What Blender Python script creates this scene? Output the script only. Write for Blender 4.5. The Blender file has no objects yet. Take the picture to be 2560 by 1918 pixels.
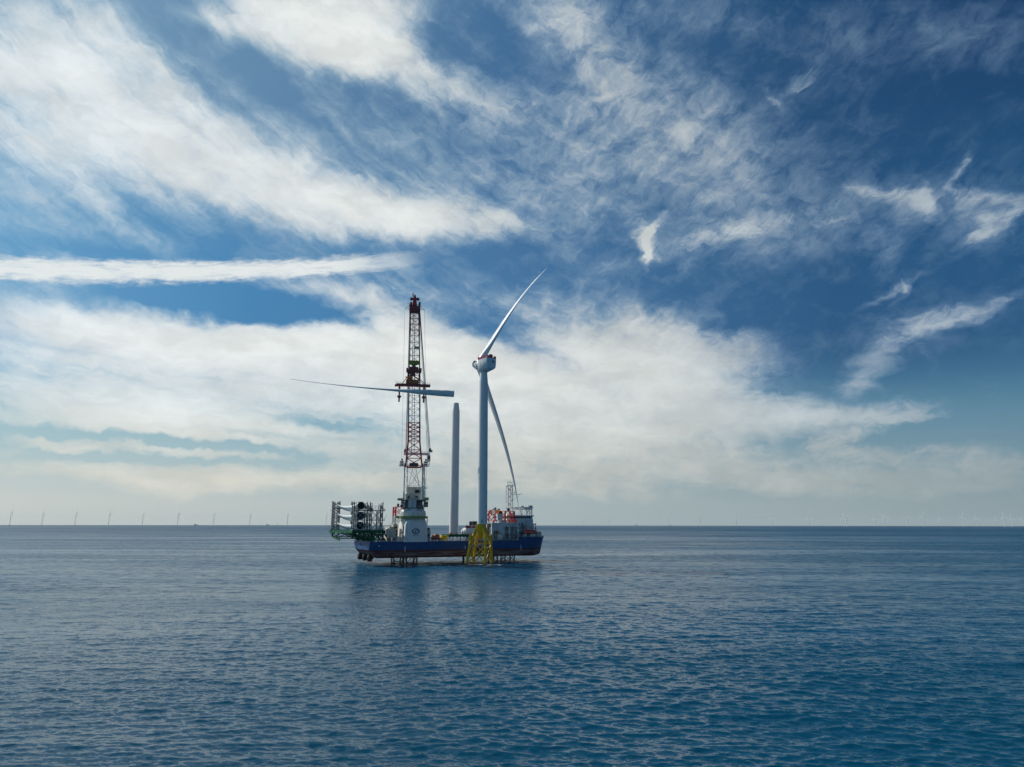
import bpy, bmesh, math, random
import numpy as np
from mathutils import Vector, Matrix
random.seed(7); rng = np.random.default_rng(11)
scene = bpy.context.scene
COL = scene.collection
R = math.radians
CAM_H = 25.8
SUN_AZ, SUN_EL = -62.0, 43.0          # degrees: left of the view direction (+Y), above the horizon

# ------------------------------------------------------------------ camera
cd = bpy.data.cameras.new("camera"); cam = bpy.data.objects.new("camera", cd); COL.objects.link(cam)
cd.sensor_width = 36.0; cd.lens = 36.0 * 1707.0 / 2560.0
cd.clip_start = 0.5; cd.clip_end = 60000
cam.location = (0, 0, CAM_H)
cam.rotation_euler = (Matrix.Rotation(R(90 + 11.674), 3, 'X') @ Matrix.Rotation(0.0012, 3, 'Z')).to_euler()
scene.camera = cam
scene.view_settings.view_transform = 'Standard'; scene.view_settings.look = 'None'
scene.view_settings.exposure = 0.0; scene.view_settings.gamma = 1.0
scene.cycles.use_adaptive_sampling = True; scene.cycles.adaptive_threshold = 0.015
scene.cycles.use_denoising = True
scene.cycles.max_bounces = 6; scene.cycles.glossy_bounces = 3; scene.cycles.volume_bounces = 0
scene.cycles.sample_clamp_indirect = 6.0

# ------------------------------------------------------------------ sun
sd = bpy.data.lights.new("sun", 'SUN'); so = bpy.data.objects.new("sun", sd); COL.objects.link(so)
sd.energy = 4.4; sd.angle = R(0.55); sd.color = (1.0, 0.95, 0.86)
sv = Vector((math.sin(R(SUN_AZ)) * math.cos(R(SUN_EL)), math.cos(R(SUN_AZ)) * math.cos(R(SUN_EL)), math.sin(R(SUN_EL))))
so.rotation_euler = sv.to_track_quat('Z', 'Y').to_euler(); so.location = sv * 600

# ------------------------------------------------------------------ node helper
def lin(r, g, b):
    f = lambda c: (c / 255 / 12.92) if c / 255 <= 0.04045 else ((c / 255 + 0.055) / 1.055) ** 2.4
    return (f(r), f(g), f(b), 1.0)

class NT:
    def __init__(s, tree): s.t = tree; s.n = tree.nodes; s.l = tree.links
    def new(s, kind, **kw):
        n = s.n.new(kind)
        for k, v in kw.items(): setattr(n, k, v)
        return n
    def put(s, sock, v):
        if v is None: return
        if isinstance(v, bpy.types.NodeSocket): s.l.new(v, sock)
        else: sock.default_value = v
    def math(s, op, a, b=None, c=None, clamp=False):
        n = s.new('ShaderNodeMath', operation=op); n.use_clamp = clamp
        for i, v in enumerate((a, b, c)): s.put(n.inputs[i], v)
        return n.outputs[0]
    def vec(s, op, a, b=None, scale=None):
        n = s.new('ShaderNodeVectorMath', operation=op); s.put(n.inputs[0], a)
        if b is not None: s.put(n.inputs[1], b)
        if scale is not None: s.put(n.inputs['Scale'], scale)
        return n.outputs['Value'] if op in ('LENGTH', 'DOT_PRODUCT') else n.outputs[0]
    def mapping(s, v, loc=(0, 0, 0), rot=0.0, scale=(1, 1, 1), kind='POINT'):
        n = s.new('ShaderNodeMapping', vector_type=kind); s.put(n.inputs[0], v)
        n.inputs[1].default_value = loc; n.inputs[2].default_value = (0, 0, rot); n.inputs[3].default_value = scale
        return n.outputs[0]
    def noise(s, v, scale, detail=4, rough=0.5, dist=0.0, lac=2.0, color=False):
        n = s.new('ShaderNodeTexNoise'); s.put(n.inputs['Vector'], v)
        n.inputs['Scale'].default_value = scale; n.inputs['Detail'].default_value = detail
        n.inputs['Roughness'].default_value = rough; n.inputs['Distortion'].default_value = dist
        n.inputs['Lacunarity'].default_value = lac
        return n.outputs['Color' if color else 'Fac']
    def ramp(s, v, a, b, c=0.0, d=1.0, mode='SMOOTHSTEP'):
        n = s.new('ShaderNodeMapRange', interpolation_type=mode); n.clamp = True
        for i, x in enumerate((v, a, b, c, d)): s.put(n.inputs[i], x)
        return n.outputs[0]
    def mix(s, f, a, b, mode='MIX'):
        n = s.new('ShaderNodeMix', data_type='RGBA', blend_type=mode); n.clamp_factor = True
        s.put(n.inputs[0], f); s.put(n.inputs[6], a); s.put(n.inputs[7], b)
        return n.outputs[2]
    def fmix(s, f, a, b):
        n = s.new('ShaderNodeMix', data_type='FLOAT'); s.put(n.inputs[0], f); s.put(n.inputs[2], a); s.put(n.inputs[3], b)
        return n.outputs[0]
    def crgb(s, v, stops):
        n = s.new('ShaderNodeValToRGB'); s.put(n.inputs[0], v)
        e = n.color_ramp.elements
        while len(e) < len(stops): e.new(0.5)
        for el, (p, c) in zip(e, stops): el.position = p; el.color = c
        return n.outputs[0]

# ------------------------------------------------------------------ world: Nishita sky + procedural cirrus
# each stroke of cloud cover: azimuth, elevation of its middle, half length, half width, slant (all degrees), strength
STROKES=[
(-34.6,28.3,7.63,4.03,-6,0.52),(-38.3,32.4,4.11,3.23,1,0.46),(-38.1,29.8,2.93,1.49,9,0.35),(-25.1,28,13.76,4.08,-9,0.42),(-30.4,32.1,3.97,1.71,-26,0.25),(-34.6,26.1,5.93,1.6,4,0.35),
(-19,26,10.03,2.12,-2,0.7),(-15.1,25,5.87,1.56,-3,0.35),(-5.7,24.9,8.55,1.34,-6,0.65),(-20.1,37.3,6.88,2.02,-3,1),(-16.5,39.4,6.58,2.95,-6,1),(-12.5,36.3,4.7,1.57,-10,0.75),
(-26.2,36.3,2.7,0.63,0,0.5),(-25.8,35.3,1.43,0.65,6,0.3),(-4.9,34.5,6.7,1.78,-15,0.3),(4.9,39.3,4.92,2.99,-40,0.38),(9.8,34.9,4.66,2.28,-50,0.3),(14.4,30.5,5.84,2.68,-25,0.26),
(18.5,31.4,6.09,2.63,-37,0.36),(4.5,30.8,7.52,3.08,-19,0.2),(-5.7,29.5,7.37,3.93,-31,0.16),(8.7,27.9,8.03,3.42,-12,0.2),(19.1,26.9,4.69,2.74,-46,0.25),(-30.4,20.9,3.77,0.75,-22,0.34),
(-35.2,20.6,4.22,0.96,-4,0.24),(-36.2,23,3.7,1.33,7,0.22),(-35.4,18.6,1.52,0.55,-7,0.3),(-30.2,14,8.63,1.6,-1,0.55),(-32.6,13.6,5.06,0.85,-8,0.35),(-25.2,11.4,14.24,3.61,1,0.95),
(-21.9,14.4,9.78,1.71,2,0.75),(-19.1,15,5.38,1.11,8,0.55),(-28.1,7.7,10.06,1.75,-1,0.7),(-35.4,16.4,3.53,1.1,6,0.5),(-3.6,11.9,13.19,4.01,-10,0.95),(-1.9,13.2,7.41,2.35,-15,0.45),
(10.5,9.9,10.18,3.63,-14,0.9),(12.5,13.8,8.14,2.62,-12,0.65),(15.1,14.8,5.49,1.94,-25,0.4),(12.4,12.7,6.71,1.97,-16,0.4),(-10.7,17.8,6.17,1.97,-9,0.42),(-18.6,18.6,5.89,0.95,-1,0.45),
(-5.4,15,5.55,2.01,-18,0.45),(-10.4,14.5,5.33,1.98,-13,0.5),(5.2,16.6,5.77,2.33,-14,0.25),(11.4,17,2.47,1.31,-24,0.4),(-2.8,18.4,4.26,1.33,-12,0.2),(15.2,9.3,3.89,1.95,-15,0.5),
(21.9,8.3,4.17,1.25,-13,0.8),(23,8.6,2.28,0.77,-13,0.4),(27.3,8.2,4.71,0.47,3,0.75),(26.9,6.9,2.51,0.44,15,0.7),(30.3,7.8,3.18,0.26,-1,0.5),(25.4,6,1.48,0.75,-3,0.4),
(28.4,11.2,2.87,0.97,33,0.5),(30.6,13.6,2.75,0.75,16,0.45),(33.9,14.2,2,0.67,12,0.42),(37,14.9,1.89,0.38,14,0.42),(32.5,14.6,2.14,0.51,-4,0.35),(32.2,11.7,1.07,0.25,-73,0.3),
(27.6,10,2.26,0.42,-15,0.35),(30.1,16.9,2.03,0.26,18,0.55),(31,16.7,1.17,0.17,32,0.4),(31.4,17.1,0.52,0.24,-55,0.4),(11.7,23,1.46,0.69,-86,0.85),(12.6,24,1.4,0.34,-135,0.75),
(10.7,24.7,0.97,0.48,15,0.35),(11.8,22.1,1.19,0.31,-91,0.7),(17.5,22.7,3.49,0.69,5,0.75),(22.2,23.6,2.49,0.49,9,0.35),(26.2,23.7,3.36,0.54,12,0.3),(30.9,23.8,2.64,0.49,-22,0.75),
(33.2,22.8,0.97,0.56,-82,0.95),(27.1,22.7,2.09,0.41,-1,0.35),(30.1,19.8,1.77,1.08,-55,0.25),(35.4,24.4,0.98,0.29,-124,0.6),(36.9,22.4,2.54,0.36,-24,0.6),(35.8,22.1,0.7,0.36,-29,0.5),
(36.6,20.2,0.98,0.41,-125,0.6),(36.2,19.7,1.16,0.35,7,0.6),(38.1,20.7,1.24,0.42,-7,0.45),(38,20.3,2.13,0.35,-126,0.3),(25.1,32.7,1.73,0.52,18,0.55),(23.3,32.1,1.33,0.26,-54,0.35),
(28.7,31.8,1.96,0.66,-9,0.2),(28.1,30,0.94,0.82,-62,0.18),(30.1,29.8,1.8,0.56,-86,0.2),(29.1,35.3,12.81,1.47,-17,0.13),(38.1,31.6,3.81,1.59,-35,0.16),(20.5,37.2,2.5,0.77,-21,0.12),
(35.6,17.2,3.26,0.67,-19,0.12),(26.8,5.2,5.63,0.59,-1,0.5),(18.3,5.4,4.84,0.63,-6,0.45),(34.5,4.4,2.84,0.69,-9,0.55),(24.5,3.6,12.9,1.04,-2,0.65),(8.8,6.5,8.98,1.64,-3,0.5),
(-4.3,7.7,9.38,1.99,-5,0.6),(-19.3,6.5,7.31,1.09,-3,0.5),(-33.3,5.3,3.14,0.36,-2,0.6),(-24.5,5.4,5.36,0.39,-3,0.65),(-34.6,4.9,2.42,0.27,2,0.35),(-24.6,3.7,12.67,1.03,-1,0.8),
(0.6,4.4,13.97,1.65,-3,0.7),(31,22,8.97,1.97,-8,0.16),(21.2,25.3,7.57,2.38,-11,0.16),(30.8,24.8,5.72,1.64,-19,0.12),(35.7,20.1,4.05,1.59,-22,0.16),(16,21.9,9.01,1.57,-1,0.12),
(31.6,13.9,6.17,1.71,11,0.12),(-31.9,6.3,5.28,0.34,0,-0.55),(-25,6,5.17,0.33,-3,-0.5),(-26.4,4.6,6.03,0.24,-1,-0.4),(-21.9,7.1,6.21,0.19,-1,-0.25),(-33.8,4.4,3.1,0.19,2,-0.35),
(-18.7,5.9,3.18,0.31,-1,-0.4),(-15.6,5.2,3.26,0.32,4,-0.3),(-23.3,16.4,10.09,1.04,1,-0.7),(-23.1,17.7,7.2,0.92,-1,-0.5),(-12,15.6,2.16,0.46,-27,-0.35),(1.3,14.1,5.6,0.87,-21,-0.5),
(7.4,13,1.97,0.67,-22,-0.3),(-2.3,16.5,3.98,1.01,-31,-0.25),(14,6.9,1,0.39,-13,-0.5),(15.9,6.5,1.02,0.45,-13,-0.55),(20.6,6.3,1.46,0.56,-6,-0.6),(20.7,5.3,2.37,0.31,2,-0.5),
(20.7,9.9,1.59,0.38,-20,-0.3),(31.3,4.4,1.65,0.34,3,-0.5),(28.4,3.7,2.49,0.35,-5,-0.3),(-29.5,12.7,3.93,0.41,-2,-0.25),(-15,8.1,2.59,0.29,-11,-0.35),(-18.3,8.3,3.23,0.25,-6,-0.25),
(-16.8,13.9,2.74,0.32,-7,-0.25),(-21.7,33.1,5.57,1.22,-28,-0.2),
]
def build_sky():
    w = bpy.data.worlds.new("World"); scene.world = w; w.use_nodes = True
    t = NT(w.node_tree); t.n.clear()
    out = t.new('ShaderNodeOutputWorld'); bg = t.new('ShaderNodeBackground'); t.l.new(bg.outputs[0], out.inputs[0])
    sky = t.new('ShaderNodeTexSky', sky_type='NISHITA'); sky.sun_disc = False
    sky.sun_elevation = R(SUN_EL); sky.sun_rotation = R(SUN_AZ); sky.altitude = 0; sky.air_density = 1.0; sky.dust_density = 0.6; sky.ozone_density = 2.0
    tc = t.new('ShaderNodeTexCoord'); d = tc.outputs['Generated']
    sp = t.new('ShaderNodeSeparateXYZ'); t.l.new(d, sp.inputs[0]); x, y, z = sp.outputs
    az = t.math('MULTIPLY', t.math('ARCTAN2', x, y), 57.29578)
    el = t.math('MULTIPLY', t.math('ARCSINE', z), 57.29578)
    # angle round the horizon from the bright side: the air and the clouds are brightest on the sun's side
    hl_ = t.math('SQRT', t.math('ADD', t.math('MULTIPLY', x, x), t.math('ADD', t.math('MULTIPLY', y, y), 1e-6)))
    ca = t.math('DIVIDE', t.math('ADD', t.math('MULTIPLY', x, math.sin(R(GLOW_AZ))), t.math('MULTIPLY', y, math.cos(R(GLOW_AZ)))), hl_)
    azn = t.ramp(t.math('MULTIPLY', t.math('ARCCOSINE', t.math('MULTIPLY', ca, .99999)), 57.29578), -60 - GLOW_AZ, 60 - GLOW_AZ, 0, 1, 'LINEAR')
    cb = t.new('ShaderNodeCombineXYZ'); t.l.new(az, cb.inputs[0]); t.l.new(el, cb.inputs[1]); P = cb.outputs[0]
    def warp(p, sc, amp, det=3, sq=1.0):
        c = t.noise(t.mapping(p, scale=(sc, sc * sq, 1)), 1.0, det, 0.55, color=True)
        return t.vec('ADD', p, t.vec('MULTIPLY', t.vec('SUBTRACT', c, (.5, .5, .5)), (amp, amp / sq, 0)))
    Pa = warp(warp(P, .11, 5.0, 2, 1.6), .6, 2.0, 5, 1.6)
    Pb = warp(warp(P, .3, 2.4, 3, 1.3), .9, 1.25, 5, 1.2)
    def gather(items):
        tot = None; Qa, Qb = Pa, Pb
        for i, (a, e, hl, hw, ang, amp) in enumerate(items):
            if i % 24 == 23:                             # evaluate in batches: keeps the shader's stack small
                off = t.math('MULTIPLY', tot, 1e-7); Qa = t.vec('ADD', Pa, off); Qb = t.vec('ADD', Pb, off)
            wide = (1.35 if amp < 0 else 1.0) if hw > FINE or a < 4 else 1.25
            m = t.mapping(Qa if hw > FINE else Qb, (a, e, 0), R(ang), (hl * (.6 + .4 * wide), hw * wide, 1), 'TEXTURE')
            v = t.ramp(t.vec('LENGTH', m), 1.75, 0.1, 0.0, amp)
            tot = v if tot is None else t.math('ADD', tot, v)
        return tot
    Cw = gather([q for q in STROKES if q[3] > FINE or q[0] < 4])     # sheets and banks
    Pb = t.vec('ADD', Pb, t.math('MULTIPLY', Cw, 1e-7)); Pa = Pb
    Ct = gather([q for q in STROKES if not (q[3] > FINE or q[0] < 4)])   # thin hooks and mares' tails
    C = t.math('ADD', Cw, t.math('MULTIPLY', Ct, .25))
    # streak textures: diagonal (upper left), level (low sky), rising to the right (right half)
    def streak(ang, lx, ly, seed, det=7, rough=.58, dist=.35, p=None):
        p = t.mapping(p or Pb, (seed, seed * .37, 0), 0, (1, 1, 1))
        return t.noise(t.mapping(t.mapping(p, rot=R(-ang)), scale=(1 / lx, 1 / ly, 1)), 1.0, det, rough, dist)
    Ta = streak(-28, 10, 2.0, 3.1, 9, .62, .3); Tl = streak(-6, 16, 1.3, 17.0, 9, .62, .25); Tr = streak(30, 6, 1.8, 41.0, 9, .64, .5)
    mlow = t.ramp(el, 18, 9); mright = t.ramp(az, -4, 14)
    T = t.fmix(mlow, t.fmix(mright, Ta, Tr), Tl)
    Tm = t.noise(t.mapping(Pb, (9, 4, 0), R(30), (.34, .5, 1)), 1.0, 10, .68, .25)       # mottled fine structure
    Tg = t.fmix(mlow, t.fmix(mright, streak(-31, 3.4, .42, 23.0, 6, .6, .3, P), streak(38, 2.6, .40, 61.0, 6, .6, .5, P)), streak(-5, 5, .30, 31.0, 6, .6, .2, P))   # hair-fine grain
    tx = t.math('ADD', t.math('ADD', t.math('MULTIPLY', t.math('SUBTRACT', T, .5), t.ramp(az, -5, 15, 1.4, .8)), t.math('MULTIPLY', t.math('SUBTRACT', Tm, .5), t.ramp(az, -20, 10, .8, 1.55))), t.math('MULTIPLY', t.math('SUBTRACT', Tg, .5), .26))
    Tb = t.noise(t.mapping(Pb, (31, 7, 0), R(20), (.10, .19, 1)), 1.0, 7, .6, .2)                       # broad veil
    base = t.math('MULTIPLY', t.math('MULTIPLY', t.ramp(el, 6, 16, .0, .27), t.ramp(az, 2, 26, 1.0, .2)), t.ramp(Tb, .34, .70))
    D = t.math('ADD', t.math('ADD', C, base), t.math('MULTIPLY', tx, t.ramp(t.math('ADD', C, base), -.2, .5, .2, 1.0)))
    D = t.math('MAXIMUM', D, 0.0)
    al = t.math('SUBTRACT', 1.0, t.math('EXPONENT', t.math('MULTIPLY', t.math('POWER', D, 1.35), t.ramp(az, -40, 30, -1.6, -1.45))))
    Tc = t.noise(t.mapping(Pb, (3, 8, 0), R(35), (.45, 1.25, 1)), 1.0, 9, .70, .8)                      # curled wisps
    def threads(ang, lx, ly, seed):                      # mares' tails: thin bright filaments along a bent grain
        q = warp(P, .13, 6.0, 2, 1.2)
        n = t.noise(t.mapping(t.mapping(q, (seed, seed, 0), R(-ang)), scale=(1 / lx, 1 / ly, 1)), 1.0, 6, .55, .0)
        return t.ramp(t.math('ABSOLUTE', t.math('SUBTRACT', n, .5)), .10, 0.0)
    Fb = t.math('MAXIMUM', threads(30, 6, .9, 5.0), t.math('MULTIPLY', threads(52, 5, .8, 57.0), .8))
    soft = t.ramp(Ct, 0.0, .7)
    region = t.math('MULTIPLY', t.math('MULTIPLY', t.ramp(az, 0, 12), t.ramp(el, 9, 15)), t.ramp(t.math('ADD', Tb, t.math('MULTIPLY', Cw, .25)), .45, .75))
    Wt = t.math('ADD', Ct, t.math('ADD', t.math('MULTIPLY', t.math('SUBTRACT', Tc, .5), t.ramp(Ct, 0, .4, 0, 1.9)), t.math('MULTIPLY', t.math('SUBTRACT', Fb, .45), t.ramp(Ct, 0, .4, 0, .12))))
    at_ = t.math('MULTIPLY', t.ramp(Wt, .10, 1.35), .74)
    fa = t.math('MULTIPLY', Fb, t.math('MAXIMUM', t.math('MULTIPLY', soft, .10), t.math('MULTIPLY', region, .10)))
    at_ = t.math('SUBTRACT', 1.0, t.math('MULTIPLY', t.math('SUBTRACT', 1.0, at_), t.math('SUBTRACT', 1.0, fa)))
    al = t.math('SUBTRACT', 1.0, t.math('MULTIPLY', t.math('SUBTRACT', 1.0, al), t.math('SUBTRACT', 1.0, at_)))
    # clear sky: Nishita, deepened away from the sun and washed towards teal low down
    skc = t.mix(1.0, sky.outputs[0], (SKY_GAIN, SKY_GAIN, SKY_GAIN, 1), 'MULTIPLY')
    hi = t.crgb(azn, [(.18, lin(112, 152, 182)), (.5, lin(62, 106, 148)), (.72, lin(24, 70, 112)), (.85, lin(12, 56, 98))])
    md = t.crgb(azn, [(.18, lin(92, 154, 196)), (.32, lin(62, 128, 176)), (.5, lin(64, 114, 158)), (.72, lin(28, 80, 124)), (.85, lin(20, 78, 122))])
    lo = t.crgb(azn, [(.18, lin(138, 184, 198)), (.5, lin(116, 160, 180)), (.72, lin(84, 134, 158)), (.85, lin(70, 124, 152))])
    own = t.mix(t.ramp(el, 14, 6.5), t.mix(t.ramp(el, 18, 34), md, hi), lo)
    skc = t.mix(.92, skc, own)
    # low haze band of the far air
    hz = t.crgb(azn, [(.15, lin(204, 210, 205)), (.5, lin(168, 182, 184)), (.85, lin(134, 153, 160))])
    skc = t.mix(t.math('POWER', t.ramp(el, 11.0, 1.6, 0, 1, 'LINEAR'), 1.7), skc, hz)
    # clouds
    cw = t.crgb(azn, [(.15, lin(236, 242, 243)), (.42, lin(234, 238, 235)), (.6, lin(216, 221, 219)), (.72, lin(186, 198, 206)), (.85, lin(178, 192, 202))])
    cl = t.crgb(azn, [(.15, lin(228, 225, 213)), (.5, lin(219, 215, 203)), (.68, lin(190, 194, 190)), (.85, lin(160, 170, 174))])
    cc = t.mix(t.ramp(el, 10, 3.0), cw, cl)
    sh = t.math('ADD', t.ramp(t.noise(t.mapping(Pb, scale=(.16, .4, 1)), 1.0, 6, .6), .3, .7, .86, 1.06), 0)
    cc = t.mix(1.0, cc, sh, 'MULTIPLY')
    thin = t.crgb(azn, [(.15, lin(186, 212, 226)), (.45, lin(180, 204, 217)), (.72, lin(146, 174, 198)), (.85, lin(122, 156, 188))])
    cc = t.mix(t.ramp(t.math('ADD', al, t.ramp(el, 12, 4, 0, .6)), .15, .85), thin, cc)
    colr = t.mix(al, skc, cc)
    # condensation trail: a feathered band with a fine ragged texture
    Pc = warp(P, .9, .55, 4, 1.0)
    def contrail():
        s2 = t.new('ShaderNodeSeparateXYZ'); t.l.new(Pc, s2.inputs[0]); a2, e2, _ = s2.outputs
        ctr = t.math('MULTIPLY_ADD', t.math('ADD', a2, 38.36), .165, 16.95)
        ctr = t.math('SUBTRACT', ctr, t.math('MULTIPLY', t.math('POWER', t.ramp(a2, -38, -7, 0, 1, 'LINEAR'), 2.0), .05))
        wd = t.ramp(a2, -42, -8, 1.15, .85, 'LINEAR')
        off = t.math('DIVIDE', t.math('ABSOLUTE', t.math('SUBTRACT', e2, ctr)), wd)
        fine = t.noise(t.mapping(t.mapping(P, rot=R(-10)), scale=(.45, 2.4, 1)), 1.0, 8, .7, .5)
        c = t.math('ADD', t.ramp(off, 1.25, .15), t.math('MULTIPLY', t.math('SUBTRACT', fine, .5), 1.7))
        c = t.math('MULTIPLY', t.ramp(c, .12, 1.05), t.ramp(a2, -6.0, -16))
        return t.math('MULTIPLY', c, t.ramp(off, 1.5, .95))
    colr = t.mix(t.math('MULTIPLY', contrail(), .92), colr, lin(234, 238, 236))
    colr = t.mix(t.ramp(el, 2.4, 0.0, 0, .85), colr, hz)
    t.l.new(colr, bg.inputs[0]); bg.inputs[1].default_value = 1.0
    w.cycles.sampling_method = 'MANUAL'; w.cycles.sample_map_resolution = 512
SKY_GAIN = 0.10; FINE = 0.95; GLOW_AZ = -76.0
build_sky()

# ------------------------------------------------------------------ sea
RIPPLE, CHOP, SWELL = 1.0, 1.2, .40
def build_sea():
    N = 64; k0 = []
    for i in range(N):                                   # a light wind sea: wave trains of many lengths
        lam = .7 * (18 / .7) ** ((i + rng.random()) / N)
        ang = R(-100) + rng.normal(0, R(25))
        slope = 0.037 * min(1.0, 2.2 / lam) ** 0.9 * (0.75 + .5 * rng.random())
        k0.append((lam, ang, slope * lam / (2 * math.pi), rng.random() * 6.283))
    for lam, a_, sl in ((23, -78, .014), (31, -118, .013), (41, -96, .011), (27, -60, .009)): k0.append((lam, R(a_), sl * lam / 6.283, rng.random() * 6))
    th = np.concatenate([np.linspace(-180, -46, 60)[:-1], np.linspace(-46, 46, 760), np.linspace(46, 180, 60)[1:-1]])
    th = np.radians(th); dth = np.gradient(th); dth[dth > .02] = .05
    rr = [3.0]
    while rr[-1] < 60: rr.append(rr[-1] * 1.05)
    while rr[-1] < 1700: rr.append(rr[-1] * 1.0026)
    while rr[-1] < 22000: rr.append(rr[-1] * 1.04)
    rr = np.array(rr); dr = np.gradient(rr)
    TH, RR = np.meshgrid(th, rr)
    X = RR * np.sin(TH); Y = RR * np.cos(TH); Z = np.zeros_like(X); DX = np.zeros_like(X); DY = np.zeros_like(X)
    sp = np.maximum(np.maximum(dr[:, None], RR * dth[None, :]), .02)
    gust = 1 + .5 * np.sin(X / 61 + 1.3 * np.sin(Y / 83)) * np.sin(Y / 97 + 1.1 * np.sin(X / 140))
    for lam, a, A, ph in k0:
        k = 2 * math.pi / lam
        g = np.clip((lam / sp - 2.2) / 2.5, 0, 1) * A * (gust if lam < 12 else 1)
        if lam > 4:
            q = k * (X * math.cos(a) + Y * math.sin(a)) + ph
        else:
            q = k * (X * math.cos(a) + Y * math.sin(a)) + ph + .5 * np.sin(X / 17 + ph) + .5 * np.sin(Y / 23 + 2 * ph)
        Z += g * np.cos(q); s = -.9 * g * np.sin(q)
        DX += s * math.cos(a); DY += s * math.sin(a)
    X += DX; Y += DY
    nr, nt = X.shape
    co = np.stack([X, Y, Z], -1).reshape(-1, 3).astype(np.float32)
    co = np.vstack([co, [[0, 0, 0]]]).astype(np.float32)
    i = np.arange(nr - 1)[:, None]; j = np.arange(nt)[None, :]; j2 = (j + 1) % nt
    q = np.stack([i * nt + j, i * nt + j2, (i + 1) * nt + j2, (i + 1) * nt + j], -1).reshape(-1, 4)[:, ::-1]
    jj = np.arange(nt); tri = np.stack([np.full(nt, nr * nt), (jj + 1) % nt, jj], -1)
    me = bpy.data.meshes.new("sea")
    me.vertices.add(len(co)); me.vertices.foreach_set("co", co.ravel())
    loops = np.concatenate([q.ravel(), tri.ravel()]).astype(np.int32)
    me.loops.add(len(loops)); me.loops.foreach_set("vertex_index", loops)
    st = np.concatenate([np.arange(len(q)) * 4, len(q) * 4 + np.arange(nt) * 3]).astype(np.int32)
    me.polygons.add(len(st)); me.polygons.foreach_set("loop_start", st)
    me.polygons.foreach_set("use_smooth", np.ones(len(st), dtype=bool))
    me.update(calc_edges=True); me.validate()
    o = bpy.data.objects.new("sea", me); COL.objects.link(o); o['kind'] = 'structure'
    m = bpy.data.materials.new("sea_water"); m.use_nodes = True; t = NT(m.node_tree); b = t.n['Principled BSDF']
    P = t.new('ShaderNodeNewGeometry').outputs['Position']
    # ripples finer than the mesh: random slopes added to the surface normal (the far sea keeps the roughness of its unseen waves)
    dist = t.vec('LENGTH', P)
    def slopes(rot, sc, freq, det, amp, ax=.6):
        c = t.noise(t.mapping(P, rot=R(rot), scale=(sc, 1.0, 1)), freq, det, .55, .3, color=True)
        return t.vec('MULTIPLY', t.vec('SUBTRACT', c, (.5, .5, .5)), t.vec('SCALE', (ax, 1.0, 0.0), scale=amp))
    pw = t.noise(t.mapping(P, rot=R(8), scale=(.22, 1.0, 1)), .012, 5, .62)
    pw2 = t.noise(t.mapping(P, rot=R(-4), scale=(.12, 1.0, 1)), .0016, 4, .6)
    gustf = t.math('MULTIPLY', t.ramp(pw, .36, .62, .62, 1.4), t.ramp(pw2, .38, .60, .75, 1.25))
    s1 = slopes(10, .5, 2.4, 2, t.math('MULTIPLY', gustf, RIPPLE))
    s2 = slopes(-12, .42, .5, 3, t.math('MULTIPLY', gustf, t.ramp(dist, 90, 380, .10, CHOP, 'LINEAR')))
    s3 = slopes(6, .35, .10, 3, t.math('MULTIPLY', gustf, t.ramp(dist, 300, 2200, .0, SWELL, 'LINEAR')))
    N = t.vec('NORMALIZE', t.vec('ADD', t.vec('ADD', t.new('ShaderNodeNewGeometry').outputs['Normal'], s1), t.vec('ADD', s2, s3)))
    t.l.new(N, b.inputs['Normal'])
    patch = t.noise(t.mapping(P, scale=(.35, 1, 1)), .004, 4, .55)
    t.put(b.inputs['Base Color'], t.mix(t.ramp(patch, .35, .65), (.0015, .046, .090, 1), (.0025, .059, .120, 1)))
    b.inputs['IOR'].default_value = 1.333; b.inputs['Specular IOR Level'].default_value = .20
    # the waves too small to see at a distance act as roughness
    rg = t.fmix(t.ramp(dist, 60, 420, 0, 1, 'LINEAR'), .11, t.fmix(t.ramp(dist, 420, 3500, 0, 1, 'LINEAR'), .22, .46))
    sl = t.vec('LENGTH', t.mapping(P, (96, 612, 0), R(9), (95, 26, 1), 'TEXTURE'))     # a smooth slick trailing off past the bow
    sl = t.math('MULTIPLY', t.ramp(t.math('ADD', sl, t.math('MULTIPLY', t.math('SUBTRACT', t.noise(t.mapping(P, scale=(.25, 1, 1)), .06, 4, .6), .5), 1.2)), 1.1, .35), .55)
    rg = t.math('MULTIPLY', rg, t.math('SUBTRACT', 1.0, sl))
    t.put(b.inputs['Roughness'], t.math('MULTIPLY', rg, t.ramp(gustf, .6, 1.5, .78, 1.22)))
    me.materials.append(m)
build_sea()

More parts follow.
